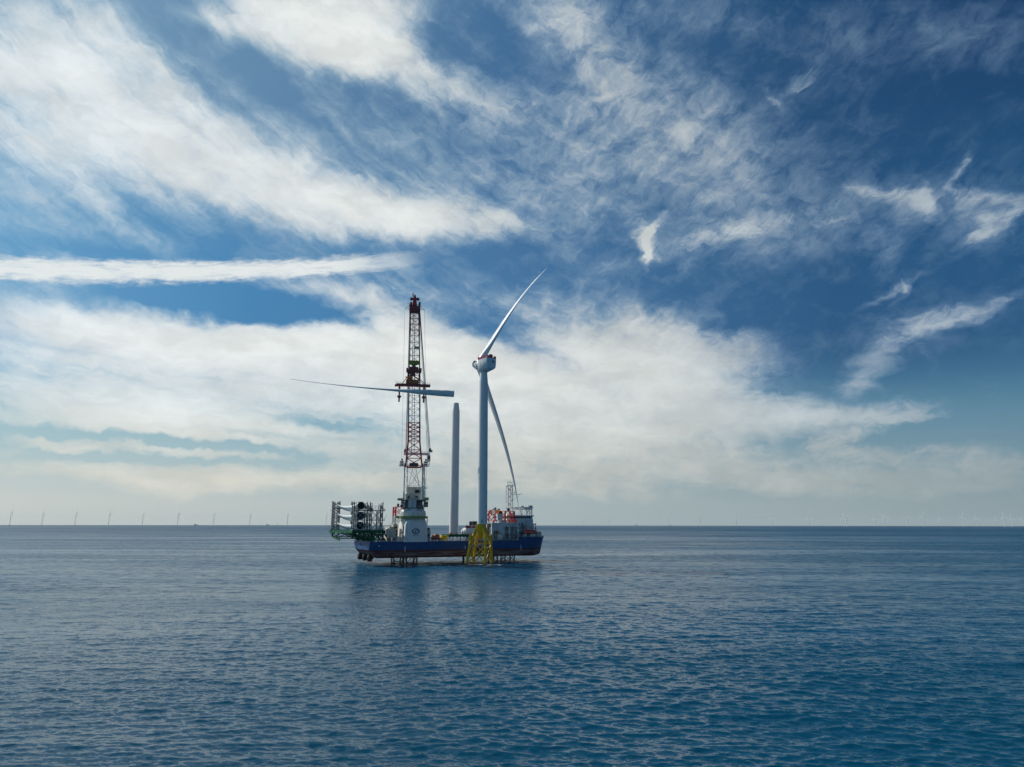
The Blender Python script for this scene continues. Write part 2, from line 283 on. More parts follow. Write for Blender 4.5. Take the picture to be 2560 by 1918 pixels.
# ------------------------------------------------------------------ mesh builder
class MB:
    """collects shapes into one mesh; M maps the shapes' own frame into the parent's frame"""
    def __init__(s, M=None): s.v = []; s.f = []; s.M = M or Matrix.Identity(4); s.smooth = []; s.pc = []; s.k = 0; s.d = 0
    def add(s, vs, fs, smooth=False):
        o = len(s.v); s.v += [s.M @ Vector(v) for v in vs]
        s.f += [[i + o for i in f] for f in fs]; s.smooth += [smooth] * len(fs); s.pc += [s.k] * len(vs); return s
    def box(s, x0, x1, y0, y1, z0, z1, bev=0.0):
        if bev:
            b = bev; pts = []
            for z in (z0, z1):
                pts += [(x0 + b, y0, z), (x1 - b, y0, z), (x1, y0 + b, z), (x1, y1 - b, z), (x1 - b, y1, z), (x0 + b, y1, z), (x0, y1 - b, z), (x0, y0 + b, z)]
            fs = [list(range(7, -1, -1)), list(range(8, 16))] + [[i, (i + 1) % 8, 8 + (i + 1) % 8, 8 + i] for i in range(8)]
            return s.add(pts, fs)
        v = [(x, y, z) for z in (z0, z1) for x, y in ((x0, y0), (x1, y0), (x1, y1), (x0, y1))]
        return s.add(v, [(3, 2, 1, 0), (4, 5, 6, 7), (0, 1, 5, 4), (1, 2, 6, 5), (2, 3, 7, 6), (3, 0, 4, 7)])
    def tube(s, p, q, r, r2=None, n=6, cap=True, smooth=None):
        p = Vector(p); q = Vector(q); d = (q - p)
        if d.length < 1e-6: return s
        d.normalize(); u = d.orthogonal().normalized()
        if abs(d.z) < .99: u = d.cross(Vector((0, 0, 1))).normalized()
        w = d.cross(u); r2 = r if r2 is None else r2
        ph = math.pi / 4 if n == 4 else 0
        vs = []
        for c, rad in ((p, r), (q, r2)):
            for i in range(n):
                a = 2 * math.pi * i / n + ph; vs.append(c + (u * math.cos(a) + w * math.sin(a)) * rad)
        fs = [[i, (i + 1) % n, n + (i + 1) % n, n + i] for i in range(n)]
        s.add(vs, fs, (n > 6) if smooth is None else smooth)
        if cap: s.add(vs[:n], [list(range(n - 1, -1, -1))]); s.add(vs[n:], [list(range(n))])
        return s
    def path(s, pts, r, n=6):
        for a, b in zip(pts, pts[1:]): s.tube(a, b, r, n=n)
        return s
    def lathe(s, prof, n=24, axis='z', at=(0, 0, 0), smooth=True, cap=True):
        vs = []
        for (r, h) in prof:
            for i in range(n):
                a = 2 * math.pi * i / n; c, k = r * math.cos(a), r * math.sin(a)
                p = {'z': (c, k, h), 'x': (h, c, k), 'y': (k, h, c)}[axis]
                vs.append((p[0] + at[0], p[1] + at[1], p[2] + at[2]))
        fs = [[j * n + i, j * n + (i + 1) % n, (j + 1) * n + (i + 1) % n, (j + 1) * n + i] for j in range(len(prof) - 1) for i in range(n)]
        s.add(vs, fs, smooth)
        if cap: s.add(vs[:n], [list(range(n - 1, -1, -1))]); s.add(vs[-n:], [list(range(n))])
        return s
    def loft(s, rings, smooth=True, cap=True, closed=True):
        n = len(rings[0]); vs = [p for r in rings for p in r]; m = n if closed else n - 1
        fs = [[j * n + i, j * n + (i + 1) % n, (j + 1) * n + (i + 1) % n, (j + 1) * n + i] for j in range(len(rings) - 1) for i in range(m)]
        s.add(vs, fs, smooth)
        if cap: s.add(rings[0], [list(range(n - 1, -1, -1))]); s.add(rings[-1], [list(range(n))])
        return s
    def prism(s, poly, z0, z1, frame=None):
        """polygon in the frame's xy plane, extruded along its z"""
        F = frame or Matrix.Identity(4); n = len(poly)
        vs = [F @ Vector((x, y, z)) for z in (z0, z1) for x, y in poly]
        return s.add(vs, [list(range(n - 1, -1, -1)), list(range(n, 2 * n))] + [[i, (i + 1) % n, n + (i + 1) % n, n + i] for i in range(n)])
    def lattice(s, bot, top, nb, rc, rb, xb=True, rungs=True, nc=6):
        """four-sided truss between two quads of corner points"""
        bot = [Vector(p) for p in bot]; top = [Vector(p) for p in top]; k = len(bot)
        for a, b in zip(bot, top): s.tube(a, b, rc, n=nc)
        lv = [[a.lerp(b, i / nb) for a, b in zip(bot, top)] for i in range(nb + 1)]
        for i in range(nb):
            for j in range(k):
                a, b = lv[i][j], lv[i][(j + 1) % k]; c, d = lv[i + 1][j], lv[i + 1][(j + 1) % k]
                if xb is True: s.tube(a, d, rb, n=4, cap=False); s.tube(b, c, rb, n=4, cap=False)
                elif i % 2: s.tube(a, d, rb, n=4, cap=False)
                else: s.tube(b, c, rb, n=4, cap=False)
                if rungs: s.tube(c, d, rb, n=4, cap=False)
        return s
    def rail(s, pts, h=1.1, r=.05, step=2.5):
        pts = [Vector(p) for p in pts]; up = Vector((0, 0, h))
        for a, b in zip(pts, pts[1:]):
            s.tube(a + up, b + up, r, n=4); s.tube(a + up * .5, b + up * .5, r, n=4)
            m = max(1, int((b - a).length / step))
            for i in range(m + 1): p = a.lerp(b, i / m); s.tube(p, p + up, r, n=4)
        return s
    def groups(s):
        """shapes that lie far apart are parts of their own"""
        v = np.array([tuple(p) for p in s.v]); pc = np.array(s.pc); ks = np.unique(pc)
        lo = np.array([v[pc == k].min(0) for k in ks]); hi = np.array([v[pc == k].max(0) for k in ks]); sz = (hi - lo).max(1)
        par = list(range(len(ks)))
        def find(i):
            while par[i] != i: i = par[i]
            return i
        for i in range(len(ks)):
            gap = np.maximum(0, np.maximum(lo[i] - hi, lo - hi[i])); near = np.sqrt((gap ** 2).sum(1)) <= np.maximum(.02, .45 * np.maximum(sz[i], sz))
            for j in np.nonzero(near)[0]:
                a, b = find(i), find(int(j))
                if a != b: par[max(a, b)] = min(a, b)
        root = {k: find(i) for i, k in enumerate(ks)}
        g = np.array([root[k] for k in pc]); return [np.nonzero(g == r)[0] for r in sorted(set(root.values()), key=lambda r: -(g == r).sum())]
    def build(s, name, mat, parent=None):
        gs = s.groups(); first = None; fv = np.array([f[0] for f in s.f])
        for ix in gs:
            if len(gs) == 1: vs, fs, sm = s.v, s.f, s.smooth
            else:
                mp = {int(a): i for i, a in enumerate(ix)}; sel = [i for i, a in enumerate(fv) if int(a) in mp]
                vs = [s.v[i] for i in ix]; fs = [[mp[a] for a in s.f[i]] for i in sel]; sm = [s.smooth[i] for i in sel]
            o = s.link(name, mat, parent, vs, fs, sm); first = first or o
        return first
    def link(s, name, mat, parent, vs, fs, sm):
        me = bpy.data.meshes.new(name); me.from_pydata([tuple(v) for v in vs], [], fs)
        me.polygons.foreach_set("use_smooth", sm); me.materials.append(mat)
        bm = bmesh.new(); bm.from_mesh(me); bmesh.ops.recalc_face_normals(bm, faces=bm.faces); bm.to_mesh(me); bm.free()
        me.set_sharp_from_angle(angle=R(38))
        o = bpy.data.objects.new(name, me); COL.objects.link(o)
        if parent: o.parent = parent
        return o
def one_piece(fn):
    def run(s, *a, **k):
        if s.d == 0: s.k += 1
        s.d += 1; r = fn(s, *a, **k); s.d -= 1; return r
    return run
for _n in ('box', 'tube', 'lathe', 'loft', 'prism', 'path', 'rail', 'lattice'): setattr(MB, _n, one_piece(getattr(MB, _n)))

def tag(o, label, cat, group=None):
    o['label'] = label; o['category'] = cat
    if group: o['group'] = group
    return o
def thing(name, label, cat, loc=(0, 0, 0), rz=0.0, group=None, rot=None):
    o = bpy.data.objects.new(name, None); COL.objects.link(o); o.location = loc; o.empty_display_size = 1
    if rot is not None: o.rotation_euler = rot
    else: o.rotation_euler = (0, 0, rz)
    return tag(o, label, cat, group)
def copy_thing(src, loc=None, rot=None, scale=None, label=None, group=None):
    c = src.copy(); COL.objects.link(c)
    if loc is not None: c.location = loc
    if rot is not None: c.rotation_euler = rot
    if scale is not None: c.scale = scale
    if label: c['label'] = label
    if group: c['group'] = group
    for ch in list(src.children):
        d = ch.copy(); COL.objects.link(d); d.parent = c
        for g in list(ch.children):
            e = g.copy(); COL.objects.link(e); e.parent = d
    return c

# ------------------------------------------------------------------ paints
def paint(name, rgb, rough=.45, var=.18, metal=0.0, scale=.35, streak=True, spec=.5):
    m = bpy.data.materials.new(name); m.use_nodes = True; t = NT(m.node_tree); b = t.n['Principled BSDF']
    P = t.new('ShaderNodeTexCoord').outputs['Object']
    n = t.noise(P, scale, 6, .6); n2 = t.noise(t.mapping(P, scale=(1.2, 1.2, .12)), scale * 2, 5, .6)
    f = t.math('ADD', t.math('MULTIPLY', n, .6), t.math('MULTIPLY', n2, .4 if streak else 0))
    k = t.ramp(f, .3, .72, 1 - var, 1 + var * .35)
    t.put(b.inputs['Base Color'], t.mix(1.0, (*rgb, 1), k, 'MULTIPLY'))
    t.put(b.inputs['Roughness'], t.ramp(n, .3, .7, max(.05, rough - .1), min(1, rough + .12)))
    b.inputs['Metallic'].default_value = metal; b.inputs['Specular IOR Level'].default_value = spec
    return m
WHITE = paint('white_paint', (.74, .75, .73)); CREAM = paint('cream_paint', (.56, .55, .47)); GREY = paint('grey_steel', (.36, .38, .38))
SHELL = paint('turbine_white', (.70, .73, .74), rough=.34, var=.07, scale=.08); TOWERP = paint('tower_white', (.72, .735, .73), rough=.48, var=.035, scale=.07)
DARK = paint('dark_steel', (.085, .09, .095)); RACK = paint('galvanised_grey', (.17, .18, .185)); BLACK = paint('black_opening', (.012, .013, .015), rough=.6)
YELLOW = paint('yellow_paint', (.80, .53, .010), var=.22); LIME = paint('yellow_green_paint', (.27, .31, .09)); RED = paint('red_paint', (.62, .03, .04))
GREEN = paint('green_paint', (.008, .095, .048), rough=.75, spec=.15); ORANGE = paint('orange_paint', (.74, .15, .02)); CRIM = paint('crimson_paint', (.42, .02, .06))
NAVY = paint('navy_paint', (.008, .03, .11)); PALE = paint('pale_panel', (.60, .63, .63), var=.3); MAROON = paint('maroon_steel', (.28, .045, .045)); BOOM = paint('boom_grey', (.40, .42, .42))
GLASS = paint('dark_glass', (.02, .026, .03), rough=.12, var=.05); LIFEB = paint('lifeboat_red', (.55, .05, .03), rough=.3, var=.08); BROWN = paint('rust_orange', (.42, .14, .03))
def hull_paint():
    m = bpy.data.materials.new('hull_paint'); m.use_nodes = True; t = NT(m.node_tree); b = t.n['Principled BSDF']
    P = t.new('ShaderNodeTexCoord').outputs['Object']
    s = t.new('ShaderNodeSeparateXYZ'); t.l.new(P, s.inputs[0])
    edge = t.math('GREATER_THAN', s.outputs[2], 9.5)
    n = t.noise(t.mapping(P, scale=(.05, .05, .02)), 8, 6, .62); n2 = t.noise(t.mapping(P, scale=(.035, .1, .55)), 1.6, 7, .66, .5)
    blue = t.mix(t.ramp(n, .3, .7), (.003, .064, .195, 1), (.004, .084, .24, 1))
    red = t.mix(t.ramp(n, .3, .7), (.085, .024, .022, 1), (.14, .038, .032, 1))
    scuff = t.math('MULTIPLY', t.ramp(n2, .43, .57), t.math('MULTIPLY', t.ramp(s.outputs[2], 4.5, 6.2), t.ramp(s.outputs[2], 9.2, 7.6)))
    red = t.mix(t.math('MULTIPLY', scuff, .75), red, (.30, .24, .21, 1))
    rs = t.noise(t.mapping(P, scale=(.9, .9, .05)), 1.0, 6, .65); blue = t.mix(t.math('MULTIPLY', t.ramp(rs, .58, .74), .45), blue, (.10, .085, .075, 1))
    seam = t.math('LESS_THAN', t.math('FRACT', t.math('MULTIPLY', s.outputs[0], 1 / 9.0)), .012); blue = t.mix(t.math('MULTIPLY', seam, .5), blue, (.002, .025, .09, 1))
    t.put(b.inputs['Base Color'], t.mix(edge, red, blue)); t.put(b.inputs['Roughness'], t.fmix(edge, .65, .5)); b.inputs['Specular IOR Level'].default_value = .3
    return m
HULL = hull_paint()
def splash_zone(m):
    t = NT(m.node_tree); b = t.n['Principled BSDF']; src = b.inputs['Base Color'].links[0].from_socket
    P = t.new('ShaderNodeNewGeometry').outputs['Position']; s = t.new('ShaderNodeSeparateXYZ'); t.l.new(P, s.inputs[0])
    n = t.noise(P, .8, 5, .6); n2 = t.noise(t.mapping(P, scale=(1, 1, .12)), 1.1, 5, .65)
    c = t.mix(t.math('MULTIPLY', t.ramp(n2, .52, .72), .35), src, (.20, .10, .03, 1))
    c = t.mix(t.ramp(t.math('ADD', s.outputs[2], t.math('MULTIPLY', n, -2.4)), .9, -.3), c, (.05, .045, .02, 1))
    t.put(b.inputs['Base Color'], c); return m
JACKET = splash_zone(paint('jacket_yellow', (.90, .52, .010), var=.22))
def hazard(name, c1, c2, sc):
    m = paint(name, c1); t = NT(m.node_tree); b = t.n['Principled BSDF']
    P = t.new('ShaderNodeTexCoord').outputs['Object']; s = t.new('ShaderNodeSeparateXYZ'); t.l.new(P, s.inputs[0])
    f = t.math('FRACT', t.math('MULTIPLY', t.math('ADD', t.math('ADD', s.outputs[0], s.outputs[1]), s.outputs[2]), sc))
    t.put(b.inputs['Base Color'], t.mix(t.math('GREATER_THAN', f, .5), (*c1, 1), (*c2, 1)))
    return m
HAZARD = hazard('hazard_stripes', (.62, .50, .03), (.02, .02, .02), .8)

def lettering(name, text, size, mat, parent, M, depth=.04, align='CENTER'):
    cu = bpy.data.curves.new(name, 'FONT'); cu.body = text; cu.size = size; cu.extrude = depth; cu.align_x = align; cu.align_y = 'CENTER'
    o = bpy.data.objects.new(name, cu); COL.objects.link(o)
    dg = bpy.context.evaluated_depsgraph_get()
    me = bpy.data.meshes.new_from_object(o.evaluated_get(dg)); bpy.data.objects.remove(o); bpy.data.curves.remove(cu)
    me.transform(M); me.materials.clear(); me.materials.append(mat)
    o = bpy.data.objects.new(name, me); COL.objects.link(o); o.parent = parent
    return o
def frame(o, x, y, z=None):
    """matrix whose columns are the given axes and origin"""
    x = Vector(x).normalized(); y = Vector(y).normalized(); z = x.cross(y) if z is None else Vector(z)
    return Matrix(((x.x, y.x, z.x, o[0]), (x.y, y.y, z.y, o[1]), (x.z, y.z, z.z, o[2]), (0, 0, 0, 1)))

# ------------------------------------------------------------------ blades
def blade_mesh(L=104.0, bend=9.6, n=44, m=22, root=2.15, chord=5.0, twist=(20, -4), dip=0.0, blend=.17):
    """along +X from the root, prebend towards -Y, chord mostly along Z"""
    rings = []
    for i in range(n + 1):
        f = (i / n) ** 1.15; x = L * f
        w = max(0.0, min(1.0, (f - .03) / blend)); w = w * w * (3 - 2 * w)
        c = (1 - w) * 2 * root + w * max(.3, chord * (1 - f) ** .82 * (1 + .12 * (1 - f)) + .3 * (1 - f) + .3)
        th = (1 - w) * 2 * root + w * max(.3, 2.05 * root * (1 - f) ** 1.65)
        if f > .97: c *= max(.25, (1 - f) / .03 * .75 + .25)
        y0 = -bend * f ** 3 + dip * math.sin(math.pi * min(1, f * 1.35)); tw = R(twist[0] * (1 - f) ** 2.2 + twist[1]) * w; ring = []
        for j in range(m):
            a = 2 * math.pi * j / m; u = math.cos(a); v = math.sin(a)
            sh = (1 - w) + w * (.55 + .45 * u)                       # thin towards the trailing edge
            zc = c * .5 * u - w * c * .12; yc = th * .5 * v * sh
            ring.append((x, y0 + yc * math.cos(tw) - zc * math.sin(tw), zc * math.cos(tw) + yc * math.sin(tw)))
        rings.append(ring)
    return rings
BLADE = MB().loft(blade_mesh())
def root_ring(mb, x=0.0, r=2.17): mb.lathe([(r, x), (r, x - .25), (r - .28, x - .25), (r - .28, x - .02)], n=24, axis='x', cap=False); return mb

# ------------------------------------------------------------------ jacket foundation
JX, JY = -20.1, 453.4
jk = thing('jacket_foundation', 'yellow steel jacket foundation with crossed braces standing in the sea under the wind turbine', 'jacket foundation', (JX, JY, 0))
ax = Vector((8.9, 4.6, 0)); bx = Vector((4.6, -8.9, 0))
corner = lambda k, z: (ax, bx, -ax, -bx)[k] * (.925 - .20 * (z / 14.5)) + Vector((0, 0, z)) + Vector((-.9 + .9 * z / 14.5, 0, 0))
for k in range(4):
    MB().tube(corner(k, -4), corner(k, 15.2), .92, .84, n=16).lathe([(1.15, 0), (1.15, .9)], n=16, at=corner(k, 13.6)).build('jacket_leg', JACKET, jk)
for k in range(4):
    a, b = k, (k + 1) % 4
    MB().tube(corner(a, 1.2), corner(b, 13.2), .36, n=10).build('cross_brace', JACKET, jk)
    MB().tube(corner(b, 1.2), corner(a, 13.2), .36, n=10).build('cross_brace', JACKET, jk)
for k in range(4):                                                    # box struts and gussets up to the collar
    c = corner(k, 15.2); d = Vector((c.x, c.y, 0)).normalized(); w = Vector((-d.y, d.x, 0))
    mb = MB(); top = Vector((0, 0, 0)) + d * 3.0
    def strut(o0, z0, z1, wd):
        r0 = [c + w * wd - d * 1.0, c - w * wd - d * 1.0, c - w * wd + d * .95, c + w * wd + d * .95]
        r0 = [Vector((p.x, p.y, z0)) for p in r0]
        r1 = [top + w * wd * 1.15 - d * .6 + Vector((0, 0, z1 - 2.5)), top - w * wd * 1.15 - d * .6 + Vector((0, 0, z1 - 2.5)), top - w * wd * 1.15 + d * .3 + Vector((0, 0, z1)), top + w * wd * 1.15 + d * .3 + Vector((0, 0, z1))]
        mb.loft([r0, r1], smooth=False)
    strut(0, 14.4, 24.9, .44); mb.tube((c.x, c.y, 14.5), (c.x, c.y, 19.3), .92, n=14)
    mb.build('transition_strut', JACKET, jk)
MB().lathe([(.4, 15.8), (1.3, 17.8), (3.1, 22.6), (3.38, 23.6), (3.42, 26.2)], n=32).build('collar', JACKET, jk)
mb = MB()
for k in range(4):
    a, b = corner(k, 13.6), corner((k + 1) % 4, 13.6); i = Vector((0, 0, .25))
    d = (b - a).normalized(); mb.tube(a + d * 1.2, b - d * 1.2, .32, n=4)
    mb.rail([a + d * 1.4 + i, b - d * 1.4 + i], 1.1, .06, 2.2)
mb.build('walkway', JACKET, jk)
mb = MB()
for sx in (-.45, .45): mb.tube((-5.2 + sx, 2.2 + .4 * sx, -2), (-4.6 + sx, 2.0 + .4 * sx, 13.5), .13, n=6)
for i in range(18): z = .5 + i * .72; mb.tube((-5.62 + .04 * z, 2.0, z), (-4.75 + .04 * z, 2.35, z), .07, n=4)
mb.build('boat_ladder', JACKET, jk)
mb = MB()
for q in (-.6, .6): mb.tube(corner(1, 0.2) + Vector((q - 1.6, -.6, 0)), corner(1, 13.2) + Vector((q - 1.1, -.4, 0)), .16, n=6)
for i in range(10): z = .8 + i * 1.25; mb.tube(corner(1, z) + Vector((-2.2 + .03 * z, -.6, 0)), corner(1, z) + Vector((-.9 + .03 * z, -.6, 0)), .07, n=4)
mb.build('boat_ladder', JACKET, jk)
MB().tube(corner(1, 7.2) + Vector((-4.2, 1.5, 0)), corner(2, 2.4) + Vector((7.2, -1.2, 0)), .24, n=8).build('cable_pipe', WHITE, jk)

# ------------------------------------------------------------------ wind turbine under construction
TX, TY = -19.3, 453.0
wt = thing('wind_turbine', 'tall wind turbine with two blades and one empty socket, standing on the yellow jacket', 'wind turbine', (TX, TY, 26.2))
MB().lathe([(3.32, 0.02), (3.32, 1), (3.28, 20), (3.22, 45), (3.12, 70), (2.98, 94), (2.9, 95.0), (2.5, 99.6), (2.5, 103)], n=48).build('tower', TOWERP, wt)
MB().box(-.55, .55, -3.36, -3.2, .6, 2.9).build('tower_door', GREY, wt)
mb = MB()
for z, r in ((20, 3.28), (45, 3.22), (70, 3.12)): mb.lathe([(r + .02, z - .1), (r + .05, z - .06), (r + .05, z + .06), (r + .02, z + .1)], n=48, cap=False)
mb.build('tower_flange', TOWERP, wt)
az = R(40)
NAC = Matrix.Translation((0, 0, 106.8)) @ Matrix.Rotation(az, 4, 'Z')        # local +Y: the rotor axis, away and to the left
def nacelle_parts(parent, M, hub=True):
    mb = MB(M)
    def ring(y, wt_, wb, zt, zb, ch):
        return [(-wt_, y, zt), (-wt_ - .15, y, zt - 2.5), (-wb, y, zb + ch), (-wb + ch * .9, y, zb), (wb - ch * .9, y, zb), (wb, y, zb + ch), (wt_ + .15, y, zt - 2.5), (wt_, y, zt)]
    mb.loft([ring(-8.7, 3.7, 3.5, 2.5, -4.4, 1.6), ring(-8.3, 3.9, 3.8, 2.7, -4.7, 1.3), ring(0, 3.9, 3.7, 2.7, -5.5, .5), ring(1.6, 3.8, 3.5, 2.6, -5.4, .6)], smooth=False)
    nac = mb.build('nacelle_housing', SHELL, parent)
    MB(M).lathe([(.72, -8.72), (.72, -8.82), (.5, -8.82)], n=20, axis='y', at=(1.1, 0, 0.2)).build('round_hatch', BLACK, nac)
    mb = MB(M @ Matrix.Translation((0, 0, -1.7)))                                                        # fence of the winching platform on the roof
    for (x0, y0), (x1, y1) in zip([(-3.9, 1.7), (-3.9, -8.6), (3.9, -8.6), (3.9, 1.7)], [(-3.9, -8.6), (3.9, -8.6), (3.9, 1.7), (-3.9, 1.7)]):
        x_, y_ = (x1 - x0), (y1 - y0); L = math.hypot(x_, y_); n = int(L / 1.0)
        mb.tube((x0, y0, 5.7), (x1, y1, 5.7), .13, n=4); mb.tube((x0, y0, 4.42), (x1, y1, 4.42), .16, n=4)
        for i in range(n):
            a, b = (i + .04) / n, (i + .96) / n
            if i % 5 == 4: continue
            q = Vector((-y_, x_, 0)).normalized() * .05
            p, r = Vector((x0 + x_ * a, y0 + y_ * a, 4.3)), Vector((x0 + x_ * b, y0 + y_ * b, 4.3))
            mb.loft([[p - q, r - q, r + q, p + q], [v + Vector((0, 0, 1.25)) for v in (p - q, r - q, r + q, p + q)]], smooth=False)
    mb.build('roof_fence', CRIM, parent)
    mb = MB(M @ Matrix.Translation((0, 0, -1.7))).box(-1.0, 1.4, -8.2, -6.6, 4.4, 6.9, .15); mb.box(-3.2, -1.2, .2, 1.4, 4.4, 6.0, .1); mb.tube((-3.6, 1.2, 4.4), (-3.6, 1.2, 7.4), .08); mb.tube((-3.9, 1.2, 6.8), (-3.2, 1.2, 6.8), .06)
    mb.tube((3.4, -8, 4.4), (3.4, -8, 7), .07)
    mb.build('roof_cooler', DARK, parent)
    mb = MB(M)
    for i in range(2): mb.tube((-4.02, -1.5 - 3.2 * i, -4.4), (-4.08, -1.4 - 3.2 * i, .2), .05, n=4)
    mb.build('panel_seam', GREY, nac)
    g = MB(M).lathe([(2.6, 1.5), (3.3, 1.9), (3.45, 2.6), (3.45, 3.6), (3.0, 4.1)], n=32, axis='y', at=(0, 0, -.3)).build('generator_ring', SHELL, parent)
    return nac
nacelle_parts(wt, NAC)
HUBM = NAC @ Matrix.Rotation(R(5), 4, 'X') @ Matrix.Translation((0, 6.2, 0))          # tilted rotor plane; x along the plane, z up
MB(HUBM).lathe([(2.9, -2.3), (3.15, -1.2), (3.15, 1.4), (2.7, 2.6), (1.6, 3.5), (.3, 3.9)], n=32, axis='y').build('hub', SHELL, wt)
def at_angle(deg): return HUBM @ Matrix.Rotation(-R(deg), 4, 'Y')     # local +X along the blade
for deg in (59.6, -60.4):
    # blade frame: X out, -Y of the mesh lies in the rotor plane, clockwise seen from behind
    F = at_angle(deg) @ Matrix.Rotation(R(90), 4, 'X') @ Matrix.Translation((2.3, 0, 0))
    MB(F).loft(blade_mesh(102.8, twist=(12, -4), chord=5.8)).build('blade', SHELL, wt)
    MB(at_angle(deg)).lathe([(2.45, 1.8), (2.45, 2.9)], n=28, axis='x').build('blade_collar', SHELL, wt)
so_ = MB(at_angle(180.0)).lathe([(2.5, 1.8), (2.5, 3.4), (2.2, 3.42), (2.2, 1.9)], n=28, axis='x', cap=False).build('blade_socket', SHELL, wt)
MB(at_angle(180.0)).lathe([(2.2, 2.35), (.1, 2.3)], n=28, axis='x').build('socket_opening', BLACK, so_)
mb = MB(at_angle(180.0))
for z in (-1.2, 0, 1.2): mb.tube((2.5, -1.7, z), (2.5, 1.7, z), .12, n=4)
mb.tube((2.6, 0, -1.9), (2.6, 0, 1.9), .12, n=4); mb.tube((3.2, -.4, .3), (4.6, -.4, .35), .07, n=4)
mb.build('socket_ladder', GREY, so_)

# ------------------------------------------------------------------ blade hanging from the crane
hb = thing('turbine_blade', 'long pale blade lying level in the red lifting yoke below the crane hook', 'turbine blade', (-38.4, 440.0, 109.7), group='rotor blades waiting for the turbine')
dirv = Vector((-138.2 + 38.4, 416 - 440, 1.6)); F = Matrix.Translation((0, 0, 0)) @ dirv.to_track_quat('X', 'Z').to_matrix().to_4x4() @ Matrix.Rotation(R(180 + 66), 4, 'X')
MB(F).loft(blade_mesh(102.5, bend=3.2, twist=(20, -6), root=2.1, chord=3.9, blend=.42), cap=True).build('blade_shell', SHELL, hb)
root_ring(MB(F), 0, 2.12).build('root_flange', GREY, hb)
mb = MB(F)
for i in range(7):
    x = 2.5 + i * 1.7; mb.tube((x, -2.0, 1.15), (x + .7, -1.6, 1.6), .16, n=4)
mb.build('guide_strap', WHITE, hb)

# ------------------------------------------------------------------ foam where steel meets the sea
fm = bpy.data.materials.new('foam'); fm.use_nodes = True; t = NT(fm.node_tree); b = t.n['Principled BSDF']
b.inputs['Base Color'].default_value = (.72, .77, .78, 1); b.inputs['Roughness'].default_value = .8
_p = t.new('ShaderNodeNewGeometry').outputs['Position']
t.put(b.inputs['Alpha'], t.math('MULTIPLY', t.ramp(t.noise(_p, 1.3, 6, .68, .6), .40, .52), .95))
mb = MB(Matrix.Translation((JX, JY, 0)))
def froth(mb, c, r0, r1, drift, seed):
    r_ = random.Random(seed); n = 26; v = []
    for k, rad in ((0, r0), (1, r1)):
        for i in range(n):
            a = 2 * math.pi * i / n; q = rad * (1 + (.35 * k) * (r_.random() - .5)); v.append((c[0] + q * math.cos(a) * (1 + .5 * k) + drift * k * max(0, math.cos(a)), c[1] + q * math.sin(a), .30 - .16 * k))
    mb.add(v, [[i, (i + 1) % n, n + (i + 1) % n, n + i] for i in range(n)], True)
for k in range(4): c = corner(k, 0); froth(mb, c, .8, 2.6, 2.2, k)
for s_, y_ in ((29.6, 8.6), (101, 8.2)):
    for dx in (-3.6, 3.6):
        for dy in (-3.6, 3.6):
            p = Matrix.Translation((-91.05, 450, 0)) @ Matrix.Rotation(R(25), 4, 'Z') @ Vector((s_ + dx, y_ + dy, 0)); froth(mb, p - Vector((JX, JY, 0)), .4, 1.7, 2.5, int(s_ + dx * 3 + dy))
fo = mb.link('sea_foam', fm, None, mb.v, mb.f, mb.smooth); fo['kind'] = 'stuff'

# ------------------------------------------------------------------ jack-up vessel: local x from the stern to the bow, y from the near side to the far side, z above the sea
SHIPM = Matrix.Translation((-91.05, 450.0, 0)) @ Matrix.Rotation(R(25), 4, 'Z')
DK, FC, B2 = 14.5, 17.25, 23.0
ship = thing('jack_up_vessel', 'blue and dark red jack-up installation vessel lifted clear of the sea on lattice legs', 'ship', (-91.05, 450.0, 0), R(25))

def hull():
    mb = MB()
    def sec(s, zt, zb, bt, bm_, bb, rr, x_top=None, x_bot=None):
        xt = s if x_top is None else x_top; xb = s if x_bot is None else x_bot
        prof = [(bt, zt, 0), (bm_ + (bt - bm_) * .45, (zt + zb + rr) / 2 + .8, .3)]
        for i in range(7):
            a = i / 6 * math.pi / 2; prof.append((bb - rr + rr * math.cos(a), zb + rr - rr * math.sin(a), .75 + i * .04))
        prof.append((bb * .5, zb, 1)); prof.append((0, zb, 1))
        half = [(xt + (xb - xt) * k, B2 - y, z) for y, z, k in prof]
        other = [(p[0], 2 * B2 - p[1], p[2]) for p in half[:-1]][::-1]
        return half + other
    st = [sec(-.1, DK, 9.3, B2, B2 - .4, B2 - .9, 3.6), sec(.5, DK, 9.0, B2, B2 - .3, B2 - .6, 3.4), sec(2.2, DK, 7.4, B2, B2, B2 - .1, 2.2), sec(4.4, DK, 5.2, B2, B2, B2, 1.4), sec(5.6, DK, 4.4, B2, B2, B2, 1.2),
          sec(60, DK, 4.35, B2, B2, B2, 1.2), sec(107.9, DK, 4.3, B2, B2, B2 - .1, 1.4), sec(108.0, FC, 4.3, B2, B2, B2 - .1, 1.4), sec(113, FC, 4.15, B2 - .1, B2 - .5, B2 - 1.2, 2.0),
          sec(119, FC, 3.9, 21.6, 20.4, 18.4, 2.6), sec(125, FC + .1, 3.85, 18.2, 15.6, 12.8, 3.0), sec(130, FC + .2, 4.1, 13.6, 10.0, 7.6, 3.0),
          sec(132.8, FC + .3, 4.6, 8.6, 4.6, 4.2, 2.6, 133.4, 132.6), sec(134.2, FC + .35, 5.4, 4.4, 1.6, 1.6, 1.5, 135.0, 133.4), sec(134.6, FC + .4, 6.2, .5, .3, .3, .3, 136.0, 133.8)]
    mb.loft(st, smooth=True)
    o = mb.build('hull', HULL, ship)
    return o
hull_o = hull()
mb = MB()
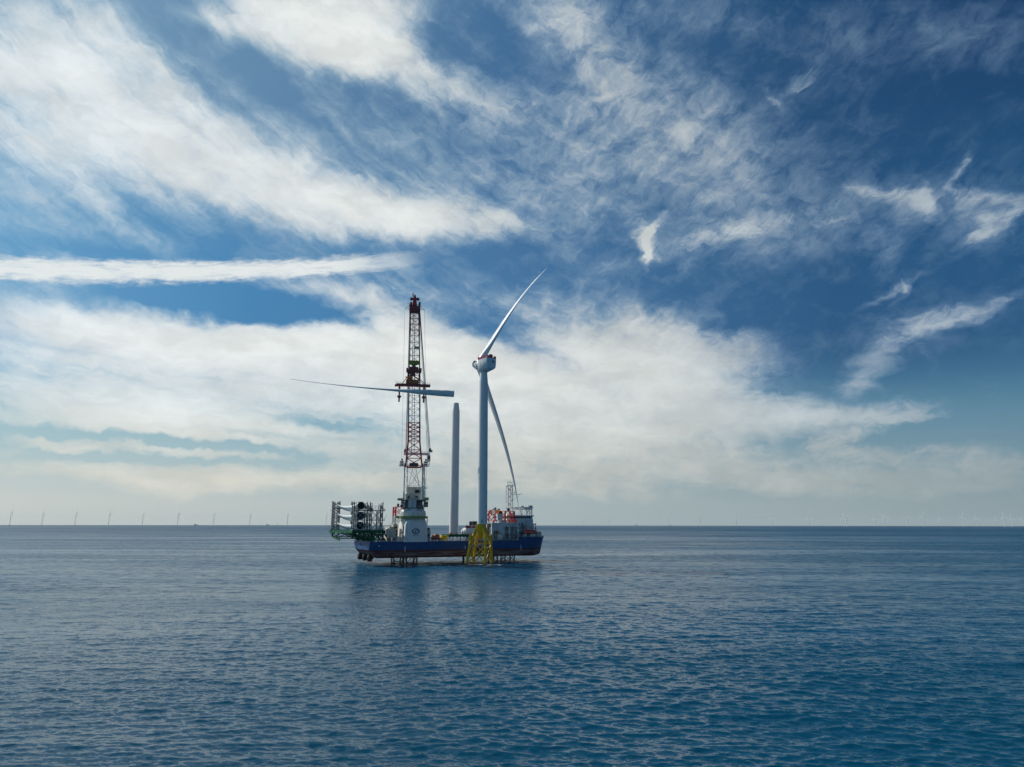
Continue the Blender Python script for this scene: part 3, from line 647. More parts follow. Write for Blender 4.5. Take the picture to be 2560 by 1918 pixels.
mb.box(.3, 107.7, .12, .34, DK, DK + .35); mb.box(.3, 107.7, 2 * B2 - .34, 2 * B2 - .12, DK, DK + .35); mb.box(-.05, .18, .4, 2 * B2 - .4, DK, DK + .3)
mb.build('gunwale', NAVY, ship)
mb = MB(); mb.rail([(40, .5, DK), (60, .5, DK), (86, .5, DK)], 1.15, .06, 2); mb.rail([(2, .5, DK), (22, .5, DK)], 1.15, .06, 2)
mb.rail([(110, 1.3, FC), (119, 2.6, FC), (125, 6, FC), (130, 10.5, FC), (135, 20.5, FC)], 1.2, .06, 2)
mb.build('deck_rail', WHITE, ship)
# thrusters under the stern
SOOT = paint('dark_antifouling', (.022, .018, .02), rough=.7)
for i, (s, y) in enumerate(((2.8, 38.4), (2.8, 24.2), (2.8, 10.2))):
    mb = MB(); mb.tube((s + .8, y, 9.3), (s + .8, y, 5.6), 1.25, 1.0, n=14)
    mb.lathe([(1.4, -1.5), (2.05, -1.4), (2.25, -.4), (2.0, 1.3), (1.5, 1.35)], n=22, axis='x', at=(s, y, 4.2))
    mb.lathe([(.3, -1.7), (.8, -1.2), (.9, 1.2), (.5, 2.4)], n=14, axis='x', at=(s, y, 4.2))
    mb.build('thruster', SOOT, ship)
# lettering and marks on the near side
def on_side(s, z, off=-.05): return frame((s, off, z), (1, 0, 0), (0, 0, 1))
lettering('hull_lettering', 'SHIMIZU', 2.35, WHITE, ship, on_side(74.6, 12.0, -.02) @ Matrix.Diagonal((1.22, 1, 1, 1)))
for s, z0, z1 in ((23.3, 8.2, 11.7), (65.4, 9.5, 11.6), (107.6, 8.3, 11.7)):
    mb = MB(); n = int((z1 - z0) / .5)
    mb.box(s - .22, s + .1, -.06, .01, z0, z1)
    for i in range(n): mb.box(s + .12, s + .42, -.06, .01, z0 + i * .5 + .1, z0 + i * .5 + .34)
    mb.build('draught_mark', WHITE, ship)
MB().lathe([(.45, -.06), (.45, .02)], n=16, axis='y', at=(6.0, 0, 12.2)).build('side_marking', PALE, ship)
mb = MB(); [mb.box(-.2, -.06, y, y + .9, 12.0, 13.2) for y in (24.5, 26.2)]; mb.build('stern_port', BLACK, ship)

# legs: lattice, red at the top
def leg(s, y, ztop, zred, half=3.6):
    c = [(-half, -half), (half, -half), (half, half), (-half, half)]
    q = lambda z: [(s + a, y + b, z) for a, b in c]
    n1 = max(1, round((zred + 6) / 6.2))
    low = MB().lattice(q(-6), q(zred), n1, .5, .2, rungs=True, nc=8).build('jack_leg', DARK if zred < 20 else LEGW, ship)
    if ztop > zred: MB().lattice(q(zred), q(ztop), max(1, round((ztop - zred) / 6.2)), .55, .24, nc=8).build('leg_top', RED, low)
    return low
LEGW = paint('leg_paint', (.40, .40, .38), var=.3)
l1 = leg(29.6, 8.6, 14.4, 14.4); l2 = leg(29.0, 38.0, 38.0, 31.7, 3.2); l3 = leg(101.0, 8.2, 35.2, 26.9); l4 = leg(101.0, 37.8, 35.5, 27.0)
MB().box(27.4, 29.2, 37.0, 39.0, 38.0, 38.2).box(27.6, 29.0, 37.2, 38.8, 38.2, 40.4, .1).build('leg_top_cabin', DARK, l2)
MB().box(100.6, 102.2, 7.2, 9.0, 35.2, 37.4, .1).build('leg_top_cabin', DARK, l3)
MB().tube((72, 20, -4), (72, 20, 5), .75, n=12).build('water_intake_pipe', DARK, ship)
MB().tube((93.8, 1.2, -2), (93.8, 1.2, 14), .16, n=6).build('overboard_hose', DARK, ship)

# jacking house around the far aft leg and stores beside the crane
mb = MB(); mb.box(20.5, 36.5, 30, 46 - 1, DK, 24.5, .8)
mb.build('jacking_house', CREAM, ship)
mb = MB(); mb.box(14.4, 19.0, 8.5, 14.5, DK, 22.6, .35); mb.box(15.0, 18.2, 9.5, 14, 22.6, 24.2, .2)
mb.box(18.0, 21.0, 11, 17, DK, 26.2, .4)
mb.build('winch_cabin', CREAM, ship)
MB().lathe([(.2, 16.6), (1.15, 16.9), (1.15, 21.6), (.6, 22.2)], n=18, at=(13.6, 9.5, 1.2)).build('vent_drum', WHITE, ship)
mb = MB()
for i in range(4): mb.box(18.5, 20.6, 10.85, 10.99, 16.2 + i * 2.3, 17.6 + i * 2.3)
mb.build('store_opening', BLACK, ship)
mb = MB().rail([(14.6, 8.7, 22.6), (19, 8.7, 22.6), (19, 14, 22.6)], 1.1, .06, 1.5).tube((15.5, 10, 24), (15.5, 10, 27.5), .09).tube((17.5, 12.5, 24), (17.2, 12.5, 26.6), .12).tube((14.9, 12, 22.6), (16.6, 12, 25.4), .1)
mb.build('cabin_rail', CREAM, ship)
tag_boxes = []

# deck house around the forward legs
mb = MB()
mb.box(86.6, 107.8, 3.4, 5.2, 24.2, 27.0, .3)                                     # head beam
for a, b in ((86.6, 88.0), (92.2, 96.6), (99.6, 101.0), (106.6, 107.8)): mb.box(a, b, 3.5, 5.1, DK, 24.2)
mb.box(96.6, 99.6, 3.5, 5.1, 20.2, 20.9); mb.box(88, 92.2, 3.5, 5.1, 21.6, 24.2)
mb.box(86.8, 107.6, 13, 13.6, DK, 26.8); mb.box(86.6, 107.8, 5.2, 13.8, 26.6, 27.0)
for i in range(6): mb.box(101.0, 106.6, 3.9, 4.6, 15.8 + i * 1.45, 16.15 + i * 1.45)
mb.build('jacking_house', PALE, ship)
mb = MB(); [mb.lathe([(.28, 3.36), (.28, 3.5)], n=12, axis='y', at=(102.6 + i * 1.2, 0, 25.6)) for i in range(3)]; mb.build('round_opening', BLACK, ship)
mb = MB(); mb.box(88.0, 92.2, 7.0, 12.9, DK, 24.0); mb.box(96.6, 99.6, 7.5, 12.9, DK, 24.2)
mb.build('stair_trunk', DARK, ship)
mb = MB()
for i in range(8):
    mb.box(88.1, 92.1, 5.6, 6.9, 15.4 + i * 1.15, 15.62 + i * 1.15); mb.box(96.7, 99.5, 5.6, 7.3, 15.4 + i * 1.15, 15.6 + i * 1.15)
for s in (89.2, 90.6, 97.6, 98.7): mb.tube((s, 5.7, DK), (s, 5.7, 24), .14, n=4)
mb.build('stair_flight', CREAM, ship)
mb = MB()
mb.rail([(87, 3.6, 27), (107.6, 3.6, 27)], 1.1, .07, 1.6); mb.rail([(87, 3.6, 27), (87, 13, 27)], 1.1, .07, 1.6); mb.build('roof_rail', WHITE, ship)
# hose reel and deck gear under the auxiliary crane
rl = MB().lathe([(2.1, -.5), (2.1, .5)], n=26, axis='y', at=(92.4, 2.2, 17.4)).lathe([(1.0, -.9), (1.0, .9)], n=16, axis='y', at=(92.4, 2.2, 17.4)).build('hose_reel', WHITE, ship)
mb = MB().lathe([(2.35, -.62), (2.35, -.42), (1.5, -.42), (1.5, -.62)], n=26, axis='y', at=(92.4, 2.2, 17.4), cap=False).build('reel_rim', DARK, rl)
mb = MB()
for s, y, a, h in ((87.5, 1.5, 1.6, 1.5), (89.8, 1.2, 1.2, 2.2), (96.4, 1.3, 1.8, 1.4), (99.2, 1.6, 1.0, 2.3), (101.5, 1.2, 2.0, 1.2), (104.6, 1.4, 1.5, 1.8)): mb.box(s, s + a, y, y + 1.2, DK, DK + h, .1)
mb.build('deck_locker', GREY, ship)

# accommodation, bridge, mast, helideck
mb = MB(); mb.box(108.2, 119.6, 8.5, 37.5, FC, 29.0, .7); mb.box(104.5, 108.2, 14, 37, DK, 29.0, .3); mb.box(119.6, 124, 14, 32, FC, 25.5, .5)
ac = mb.build('accommodation_block', WHITE, ship)
mb = MB()
for z in (19.6, 22.6, 25.6):
    for i in range(6): mb.box(110 + i * 2.6, 111.1 + i * 2.6, 8.42, 8.52, z, z + 1.0)
for i in range(7): mb.box(119.56, 119.66, 11 + i * 3.6, 12.2 + i * 3.6, 26.6, 27.7)
mb.build('cabin_window', GLASS, ac)
mb = MB(); mb.box(108, 121, 7.0, 8.5, 23.6, 23.9); mb.rail([(108, 7.1, 23.9), (121, 7.1, 23.9)], 1.1, .06, 1.4); mb.box(112, 124, 6.6, 8.4, 20.0, 20.25); mb.rail([(112, 6.7, 20.2), (124, 6.7, 20.2)], 1.1, .06, 1.4)
mb.build('side_gallery', GREY, ac)
mb = MB(); mb.loft([[(101.5, 10, 29.0), (119.5, 8.0, 29.0), (123, 12, 29.0), (123, 34, 29.0), (119.5, 38, 29.0), (101.5, 36, 29.0)], [(101.5, 10, 30.3), (119.8, 7.8, 30.3), (123.3, 12, 30.3), (123.3, 34, 30.3), (119.8, 38.2, 30.3), (101.5, 36, 30.3)]], smooth=False)
br = mb.build('bridge', WHITE, ship)
mb = MB(); mb.loft([[(102, 10.4, 30.3), (119.4, 8.4, 30.3), (122.6, 12.3, 30.3), (122.6, 33.7, 30.3), (119.4, 37.6, 30.3), (102, 35.6, 30.3)], [(102, 10.2, 31.8), (119.9, 7.9, 31.8), (123.4, 12, 31.8), (123.4, 34, 31.8), (119.9, 38.1, 31.8), (102, 35.8, 31.8)]], smooth=False)
mb.build('bridge_window', GLASS, br)
mb = MB()
for i in range(12): s = 102.6 + i * 1.5; y = 10.3 - (s - 102) * .116; mb.tube((s, y, 30.3), (s + .15, y - .25, 31.8), .13, n=4)
for i in range(2): mb.tube((120.4 + i * 1.3, 9.5 + i * 1.6, 30.3), (121.0 + i * 1.3, 9.2 + i * 1.6, 31.8), .15, n=4)
mb.build('window_post', WHITE, br)
mb = MB(); mb.prism([(101.2, 9.6), (120.2, 7.2), (124.2, 11.8), (124.2, 34.2), (120.2, 38.8), (101.2, 36.4)], 31.8, 32.5)
mb.build('bridge_roof', WHITE, br)
MB().box(101.3, 113.5, 8.5, 8.62, 31.35, 31.78).build('red_band', RED, br)
mb = MB().rail([(101.4, 9.8, 32.5), (120, 7.5, 32.5)], 1.1, .06, 1.6).box(104, 107.5, 13, 18, 32.5, 34.2, .2).box(112.5, 114, 11, 13, 32.5, 34.4, .2).tube((118.5, 12, 32.5), (118.5, 12, 36), .1)
mb.build('roof_gear', WHITE, br)
MB().box(104.2, 108.1, 8.6, 13.8, 27.0, 29.0, .2).build('orange_tarpaulin', ORANGE, ship)
MB().box(108.3, 110.8, 7.2, 8.4, 27.0, 29.4, .3).build('white_locker', WHITE, ship)
mb = MB(); mb.box(115.4, 121.4, 8.0, 8.45, FC, 29.1, .2); mb.box(119.7, 121.4, 8.5, 14, 22, 29.1, .2)
mb.build('wing_screen', PALE, ship)
q = lambda z, h: [(108.6 - h, 22 - h, z), (108.6 + h, 22 - h, z), (108.6 + h, 22 + h, z), (108.6 - h, 22 + h, z)]
ms = MB().lattice(q(32.5, 2.0), q(54.2, 1.75), 8, .33, .18, xb=None).build('lattice_mast', WHITE, ship)
mb = MB().box(106.2, 113.4, 20.4, 23.6, 54.2, 54.5); mb.rail([(106.3, 20.5, 54.5), (113.3, 20.5, 54.5), (113.3, 23.5, 54.5)], 1.0, .07, 1.4)
mb.tube((110, 22, 47.8), (117.6, 22, 47.9), .26, n=6).tube((117.6, 22, 47.9), (119.2, 22, 48.9), .2, n=6).tube((110, 22, 43), (116.8, 22, 47.2), .16, n=4).tube((110.5, 22, 53.8), (113.2, 22, 47.9), .14, n=4)
mb.build('yard_arm', WHITE, ms)
mb = MB()
for s, y, h in ((106.8, 21, 3.2), (108.4, 22, 4.2), (109.8, 22.4, 3.6), (111.2, 21.6, 1.8), (112.8, 22.6, 2.4)): mb.tube((s, y, 54.5), (s, y, 54.5 + h), .11, n=5)
mb.box(107.2, 110.2, 21.7, 22.1, 56.6, 56.9); mb.lathe([(.1, 55.6), (.5, 55.8), (.5, 56.2), (.1, 56.5)], n=10, at=(110.6, 21.8, .6)); mb.lathe([(.1, 48.5), (.45, 48.8), (.45, 49.3), (.1, 49.6)], n=10, at=(113.2, 22, .4))
mb.build('antenna', WHITE, ms)
mb = MB(); c = (118.6, 21); poly = [(c[0] + 8.4 * math.cos(R(22.5 + 45 * i)) * .86, c[1] + 11 * math.sin(R(22.5 + 45 * i))) for i in range(8)]
mb.prism(poly, 36.7, 38.4)
hd = mb.build('helideck', WHITE, ship)
mb = MB()
for i in range(8):
    p, r = poly[i], poly[(i + 1) % 8]; qx = 1.04
    f = lambda v: (c[0] + (v[0] - c[0]) * 1.09, c[1] + (v[1] - c[1]) * 1.09, 38.2)
    mb.tube((p[0], p[1], 38.0), f(p), .12, n=4); mb.tube(f(p), f(r), .14, n=4)
mb.box(121.2, 124, 14, 16, 38.41, 39.7, .1); mb.box(114.8, 116.6, 13.4, 14.4, 38.41, 39.3, .1)
mb.build('safety_net', GREY, hd)
mb = MB()
for s, y in ((113.5, 13), (118, 12), (123, 13), (124.5, 20), (113.5, 28), (123, 30)):
    mb.tube((s, y, 32.5), (s, y, 37.2), .22, n=6); mb.tube((s, y, 32.7), (s + 2.4 * (1 if s < 119 else -1), y + 1, 37.2), .16, n=4); mb.tube((s, y, 37), (s - 2, y, 34), .14, n=4)
mb.tube((125.0, 18, 29), (125.0, 18, 37.4), .16, n=6)
mb.build('helideck_support', WHITE, hd)
mb = MB(); mb.tube((123.0, 11, FC), (123.0, 11, 26.5), .35, n=8); mb.tube((123.0, 11, 26.5), (124.4, 11, 26.0), .3, n=8); mb.tube((124.4, 11, 26.0), (124.6, 11, 22), .3, n=8); mb.box(121.6, 127, 10.2, 13, 21.8, 22.1)
mb.build('boat_davit', GREY, ship)
mb = MB(); mb.box(112.4, 113.6, 3.0, 6.4, FC, 19.3); mb.box(116.6, 120.0, 3.0, 6.4, FC, 19.2); mb.box(122.2, 123.2, 3.4, 6.6, FC, 20.8); mb.box(124.0, 126.4, 4.5, 8, FC, 20.9, .2); mb.box(126.8, 130.0, 11, 15, FC, 18.8, .2)
mb.build('lifeboat_cradle', CREAM, ship)

# lifeboat
lb = thing('lifeboat', 'enclosed orange red lifeboat in its cradle beside the bow deck house', 'lifeboat', SHIPM @ Vector((117.3, 4.7, 20.5)), R(25))
mb = MB(); rings = []
for i in range(17):
    x = -5.2 + 10.4 * i / 16; f = max(0.06, 1 - abs(x / 5.25) ** 3.2) ** .5
    rings.append([(x, 1.65 * f * math.cos(a), (1.7 if math.sin(a) > 0 else 1.75) * (f ** .7) * math.sin(a) + .12 * (x / 5) ** 2) for a in [2 * math.pi * k / 18 for k in range(18)]])
mb.loft(rings); mb.build('lifeboat_hull', LIFEB, lb)
MB().box(-4.1, -2.2, -.8, .8, 1.35, 2.05, .3).build('steering_hatch', LIFEB, lb)
mb = MB(); mb.tube((-4.9, -1.15, -.15), (-3, -1.66, -.15), .09, n=5).tube((-3, -1.66, -.15), (3, -1.66, -.15), .09, n=5).tube((3, -1.66, -.15), (4.9, -1.1, -.1), .09, n=5); mb.build('fender', WHITE, lb)

# pipework, ladders and lockers crowding the faces of the deck house
r_ = random.Random(5)
def clutter(name, mat, s0, s1, y, z0, z1, n):
    mb = MB()
    for _ in range(n):
        a = r_.uniform(s0, s1); z = r_.uniform(z0, z1); k = r_.random(); d = r_.uniform(.15, .7)
        if k < .35: mb.tube((a, y - d, z), (min(s1, a + r_.uniform(1, 4)), y - d, z), r_.uniform(.07, .16), n=4)
        elif k < .65: mb.tube((a, y - d, z), (a, y - d, min(z1 + 1, z + r_.uniform(1, 4))), r_.uniform(.07, .18), n=4)
        else: w = r_.uniform(.3, .9); h = r_.uniform(.4, 1.5); mb.box(a, a + w, y - d, y - .02, z, z + h)
    mb.build(name, mat, ship)
clutter('deck_piping', GREY, 86.8, 107, 3.4, 14.6, 18.5, 46)
clutter('deck_piping', DARK, 86.8, 107, 3.4, 14.6, 20.5, 30)
clutter('wall_fitting', GREY, 108.4, 117, 8.4, 17.6, 27.5, 34)
clutter('wall_fitting', DARK, 108.4, 116, 8.4, 17.6, 25.5, 18)
clutter('rail_gear', WHITE, 42, 86, 2.2, 14.6, 15.6, 40)
clutter('rail_gear', DARK, 42, 86, 2.6, 14.6, 16.0, 30)

# ------------------------------------------------------------------ main crane on the aft leg house
CC = SHIPM @ Vector((30.6, 8.6, 0))
cr = thing('heavy_lift_crane', 'tall red and grey lattice boom crane on its white pedestal with blue emblem', 'crane', (CC.x, CC.y, DK), 0)
TOC = Matrix.Translation((-CC.x, -CC.y, -DK))
PM = TOC @ SHIPM                                    # pedestal follows the ship
SLEW = TOC @ Matrix.Translation((CC.x, CC.y, 0)) @ Matrix.Rotation(R(8.0), 4, 'Z')      # upper works face the turbine side; -y is outboard
def rounded(hx, hy, r, z, cx=30.7, cy=8.5, n=5):
    pts = []
    for qx, qy, a0 in ((1, -1, -90), (1, 1, 0), (-1, 1, 90), (-1, -1, 180)):
        for i in range(n + 1):
            a = R(a0 + 90 * i / n); pts.append((cx + qx * (hx - r) + r * math.cos(a), cy + qy * (hy - r) + r * math.sin(a), z))
    return pts
mb = MB(PM)
mb.loft([rounded(8.3, 8.7, .5, DK - .02), rounded(7.8, 8.5, .5, 16.5), rounded(7.55, 8.5, .5, 25.2), rounded(7.0, 8.3, 1.2, 27.6), rounded(7.7, 7.7, 6.5, 29.4), rounded(8.2, 8.2, 8.0, 30.2)], smooth=False)
ped = mb.build('pedestal', WHITE, cr)
mb = MB(PM).prism([(0, 0)] and [(3.0, 15.0), (3.5, 14.5), (5.4, 14.5), (5.9, 15.0), (5.9, 24.2), (5.2, 25.2), (3.7, 25.2), (3.0, 24.2)], 0, .12, frame((23.0, 0, 0), (0, 1, 0), (0, 0, 1), (-1, 0, 0)))
mb.build('leg_slot', BLACK, ped)
mb = MB(PM)
for i in range(9): mb.box(22.72, 22.86, 3.2, 5.7, 15.4 + i * 1.05, 15.65 + i * 1.05)
mb.tube((22.75, 4.4, 14.6), (22.75, 4.4, 25), .14, n=4)
mb.build('slot_ladder', GREY, ped)
# emblem: ring and slanted bar, with the name below
fr = PM @ frame((30.25, 0, 21.45), (1, 0, 0), (0, 0, 1))
mb = MB(fr); n = 48; v = []
for k, (rx, ry, z) in enumerate(((2.68, 1.8, -.03), (2.68, 1.8, .06), (1.92, 1.22, .06), (1.92, 1.22, -.03))):
    v.append([(rx * math.cos(2 * math.pi * i / n), ry * math.sin(2 * math.pi * i / n), z) for i in range(n)])
mb.loft(v, smooth=False, cap=False)
d = Vector((.82, .57, 0)).normalized(); w = Vector((-d.y, d.x, 0)); bar = []
for sgn in (1, -1):
    for i in range(7): a = math.pi * (i / 6) - math.pi / 2; bar.append(d * sgn * (.85 + .34 * math.cos(a)) + w * sgn * .34 * math.sin(a))
mb.prism([(p.x, p.y) for p in bar], -.03, .06)
mb.build('emblem', NAVY, ped)
lettering('name_lettering', 'SHIMIZU', 1.15, NAVY, ped, PM @ frame((30.25, 0, 18.85), (1, 0, 0), (0, 0, 1)), .04)
mb = MB(PM); mb.box(24.1, 24.5, -.05, .05, 15.7, 16.6); mb.box(24.9, 27.0, -.05, .05, 16.05, 16.25); mb.box(24.9, 27.4, -.05, .05, 15.68, 15.72)
mb.build('small_marking', GREY, ped)
mb = MB(SLEW)
mb.lathe([(8.2, 29.7), (10.0, 29.7), (10.1, 30.0), (10.1, 31.3), (9.9, 31.3), (9.9, 30.2), (8.4, 30.2)], n=28, smooth=False, cap=False); mb.loft([[(-11, -2.8, 29.8), (-8.6, -4.4, 29.8), (-8.6, 1, 29.8), (-11, .2, 29.8)], [(-11, -2.8, 31.3), (-8.6, -4.4, 31.3), (-8.6, 1, 31.3), (-11, .2, 31.3)]], smooth=False)
mb.build('access_gallery', LIME, cr)
mb = MB(SLEW); mb.lathe([(8.3, 29.9), (8.5, 30.6), (8.5, 34.4), (7.6, 35.2), (7.6, 36.2)], n=40); mb.build('slew_column', WHITE, cr)
mb = MB(SLEW)
for i in range(9):
    a = R(180 + 22.5 * i); mb.tube((8.56 * math.cos(a), 8.56 * math.sin(a), 31.2), (8.56 * math.cos(a), 8.56 * math.sin(a), 33.6), .09, n=4)
mb.tube((9.6, 1, 20), (9.9, 1, 29.8), .2, n=5).tube((8.2, 1, 24.5), (9.9, 1, 29.4), .16, n=5)
mb.build('stiffener', GREY, cr)
mb = MB(SLEW)                                        # machinery deck
mb.box(-7.2, 7.4, -7.4, 8.5, 36.2, 36.9); mb.box(-5.6, 6.2, -5.2, 8, 36.9, 41.2)
for x0, x1, y0, z0, z1 in ((-8.6, -6.2, -6.2, 37.2, 38.8), (-8.2, -5.9, -5.6, 39.4, 40.6), (-6.0, -4.6, -6.8, 36.9, 40.4), (3.6, 5.0, -7.1, 37.2, 40.2), (-4.4, -3.2, -7.2, 37.0, 39.4), (5.2, 6.6, -6.6, 36.9, 38.8)): mb.box(x0, x1, y0, y0 + 2.4, z0, z1, .15)
mb.box(-8.2, 8.4, -7.6, 8.6, 41.2, 41.9)
mach = mb.build('machinery_deck', DARK, cr)
mb = MB(SLEW).rail([(-8.1, -7.5, 41.9), (8.3, -7.5, 41.9)], 1.1, .07, 1.4).rail([(-7.1, -7.3, 36.9), (7.3, -7.3, 36.9)], 1.1, .07, 1.4)
for x in (-5.4, -3.4, 3.2, 5.4): mb.path([(x, -7.5, 36.4), (x, -7.5, 39.8), (x + 1.4, -7.5, 39.8), (x + 1.4, -7.5, 36.4)], .12, n=4)
mb.box(-7.9, -5.9, -7.7, -6.9, 38.7, 39.2); mb.box(-7.5, -6.4, -7.7, -7, 40.2, 41); mb.box(-3.2, -1.8, -8.0, -7.4, 35.3, 36.0); mb.box(2.6, 4.6, -8.0, -7.4, 35.2, 35.9)
mb.build('deck_piping', GREY, mach)
MB(SLEW).box(-3.2, -.7, -8.3, -7.7, 36.8, 41.8, .12).box(-.45, 2.0, -8.3, -7.7, 36.8, 41.8, .12).build('control_panel', PALE, mach)
mb = MB(SLEW); mb.box(6.9, 9.9, -6.5, -3.0, 37.2, 41.0, .3); cab = mb.build('operator_cabin', GREY, cr)
mb = MB(SLEW); mb.box(7.2, 9.6, -6.58, -6.46, 38.9, 40.2); mb.box(7.2, 9.6, -6.58, -6.46, 37.5, 38.4); mb.build('cabin_window', GLASS, cab)
MB(SLEW).box(-10.6, -7.2, -6.8, -4.2, 41.6, 43.0, .4).box(7.2, 10.2, -6.8, -3.8, 41.6, 43.6, .3).build('access_gallery', LIME, cr)
mb = MB(SLEW); mb.box(-4.8, 5.2, 1.6, 8, 41.9, 51.0, .15); mb.box(-5.4, 5.8, -3.5, 1.6, 41.9, 46.0, .15); hs_ = mb.build('winch_house', CREAM, cr)
MB(SLEW).box(.9, 3.9, 1.45, 1.58, 46.9, 49.0).box(-3.8, -2.7, -3.65, -3.52, 43.2, 44.6).box(1.2, 2.9, -3.65, -3.52, 43.6, 44.6).build('house_window', BLACK, hs_)
mb = MB(SLEW)
for x in (-3.6, -1.8, .2, 4.4): mb.tube((x, 1.5, 42), (x, 1.5, 51), .1, n=4)
mb.tube((-4.8, 1.5, 46.3), (5.2, 1.5, 46.3), .16, n=4); mb.rail([(-4.8, 1.7, 51), (5.2, 1.7, 51)], 1.1, .06, 1.5)
mb.box(-4.4, -2.0, -4.2, -3.7, 42.0, 43.0); mb.box(.8, 3.4, -4.2, -3.7, 42.0, 43.3); mb.box(-3.6, -2.9, -4.2, -3.7, 44.6, 45.2)
mb.build('house_frame', GREY, hs_)
# A-frame: white lattice tower under the boom foot
fl, fr_, bl, br_ = (-6.5, -6.2), (5.6, -6.2), (-4.6, 6.5), (6.8, 6.5)
mb = MB(SLEW)
for (x, y), r in ((fl, .42), (fr_, .5), (bl, .42), (br_, .7)): mb.tube((x, y, 41.9), (x, y, 66.5), r, n=10)
for (x, y) in (fl, fr_): mb.tube((x, y, 41.9), (x, y, 47.5), .85, .5, n=10)
def xb(a, b, z0, z1, n, r=.16):
    for i in range(n):
        za, zb = z0 + (z1 - z0) * i / n, z0 + (z1 - z0) * (i + 1) / n
        mb.tube((*a, za), (*b, zb), r, n=4); mb.tube((*b, za), (*a, zb), r, n=4); mb.tube((*a, zb), (*b, zb), r * .8, n=4)
xb(fl, bl, 42, 66, 4); xb(fr_, br_, 42, 66, 4); xb(bl, br_, 51, 66, 1, .2)
for x in (-.9, .9): mb.tube((x * .6, -6.2, 65.5), (x * 4.2, -6.2, 50), .2, n=5)
mb.tube((-4.9, -6.2, 48), (.7, -6.2, 55.5), .18, n=4).tube((5.2, -6.2, 48), (.7, -6.2, 55.5), .18, n=4).tube((-3.6, -6.2, 61), (1.0, -6.2, 55.5), .18, n=4).tube((4.6, -6.2, 51), (-3.5, -6.2, 61), .12, n=4)
for x in (-.2, 1.0): mb.tube((x, 2, 51), (x, 2, 66), .08, n=4)
mb.tube((7.9, 5, 42), (7.6, 5, 57), .3, n=6); mb.tube((8.6, 2, 44), (8.2, 2, 66), .07, n=4); mb.rail([(6.2, -6.6, 50), (9.2, -6.6, 50)], 1.2, .08, 1.2); mb.box(6.4, 9.0, -6.6, -3.6, 49.7, 50.0)
mb.build('a_frame', WHITE, cr)
mb = MB(SLEW)                                        # sheave platforms either side of the boom foot
for x0, x1 in ((-10.2, -6.6), (5.8, 9.6)):
    mb.box(x0, x1, -8.5, -3.5, 64.4, 64.8); mb.rail([(x0, -8.4, 64.8), (x1, -8.4, 64.8)], 1.3, .09, 1.1)
    for z in (65.2, 66.6): mb.box(x0 + .5, x1 - .7, -7.6, -5, z, z + .9, .2)
    mb.box(x0 + 1.2, x0 + 2.4, -7.8, -5.2, 68, 69.3, .2); mb.box(x0 + .3, x1 - .3, -8.2, -4.2, 67.4, 67.6)
mb.build('sheave_platform', GREY, cr)
mb = MB(SLEW); mb.box(-5.0, 10.4, 6.0, 9.0, 73.4, 75.0, .2); mb.box(8.6, 10.9, 4.4, 8.6, 69.0, 73.2, .2); mb.rail([(-5, 6.1, 75), (10.3, 6.1, 75)], 1.2, .07, 1.6); mb.box(9.4, 12.2, 5.0, 8, 75.4, 77.0, .2); mb.box(-7.6, -5.6, 5, 8, 73.2, 76.6, .2)
rear = mb.build('rear_gantry', WHITE, cr)
MB(SLEW).box(9.0, 10.6, 4.28, 4.42, 70.2, 72.6).box(9.9, 11.2, 4.84, 5.02, 75.8, 78.0).box(-7.3, -6.2, 4.8, 5.1, 75.4, 77.4).build('gantry_window', DARK, rear)
mb = MB(SLEW)
for x in (-4.9, 10.2): mb.tube((x, 7.5, 66), (x, 7.5, 73.6), .3, n=6)
mb.build('gantry_post', WHITE, rear)
# boom: foot on the A-frame, leaning outboard
BF = Vector((-.35, -6.2, 64.0)); BT = Vector((-3.0, -26.5, 172.0)); bd = (BT - BF).normalized(); bx_ = Vector((1, 0, 0)); by_ = bd.cross(bx_).normalized()
def bq(L, w, dpt): c = BF + bd * L; return [c - bx_ * w - by_ * dpt, c + bx_ * w - by_ * dpt, c + bx_ * w + by_ * dpt, c - bx_ * w + by_ * dpt]
def boom_part(name, mat, secs, rc, rb, parent=cr, xb=True):
    mb = MB(SLEW)
    for (L0, w0, d0), (L1, w1, d1), n in secs: mb.lattice(bq(L0, w0, d0), bq(L1, w1, d1), n, rc, rb, xb=xb, nc=6)
    return mb.build(name, mat, parent)
foot = boom_part('boom_foot', RED, [((0, 5.5, 1.2), (17.5, 3.85, 3.0), 3), ((17.5, 3.85, 3.0), (30, 3.8, 3.0), 4)], .55, .17)
MB(SLEW).box(-5.2, 4.6, -6.9, -5.4, 63.2, 64.2).lathe([(1.1, -3), (1.1, 3)], n=16, axis='x', at=(-.4, -6.3, 65.4)).build('boom_hinge', RED, foot)
MB(SLEW).lathe([(1.05, -2.6), (1.05, 2.6)], n=16, axis='x', at=(-.4, -7.6, 65.6)).build('hinge_drum', DARK, foot)
mid = boom_part('boom_middle', BOOM, [((30, 3.8, 3.0), (62, 3.65, 2.9), 7), ((62, 3.65, 2.9), (89, 3.1, 2.6), 6)], .5, .14, xb=None)
topb = boom_part('boom_top', MAROON, [((89, 3.1, 2.6), (104.5, 3.0, 2.4), 4)], .52, .17, xb=None)
mb = MB(SLEW); c = BF + bd * 50
for x in (-1.6, .2): mb.tube(BF + bd * 8 + bx_ * x, BF + bd * 104 + bx_ * x * .6, .22, n=5)
mb.build('boom_conduit', GREY, mid)
mb = MB(SLEW); mb.M = SLEW @ frame(BF + bd * 70, bx_, by_, bd); mb.box(-2.2, 2.0, -1.6, 1.6, 0, .4); mb.M = SLEW @ frame(BF + bd * 80, bx_, by_, bd); mb.box(-.2, 3.0, -2.6, -1, 0, 1.6)
mb.build('boom_platform', CREAM, mid)
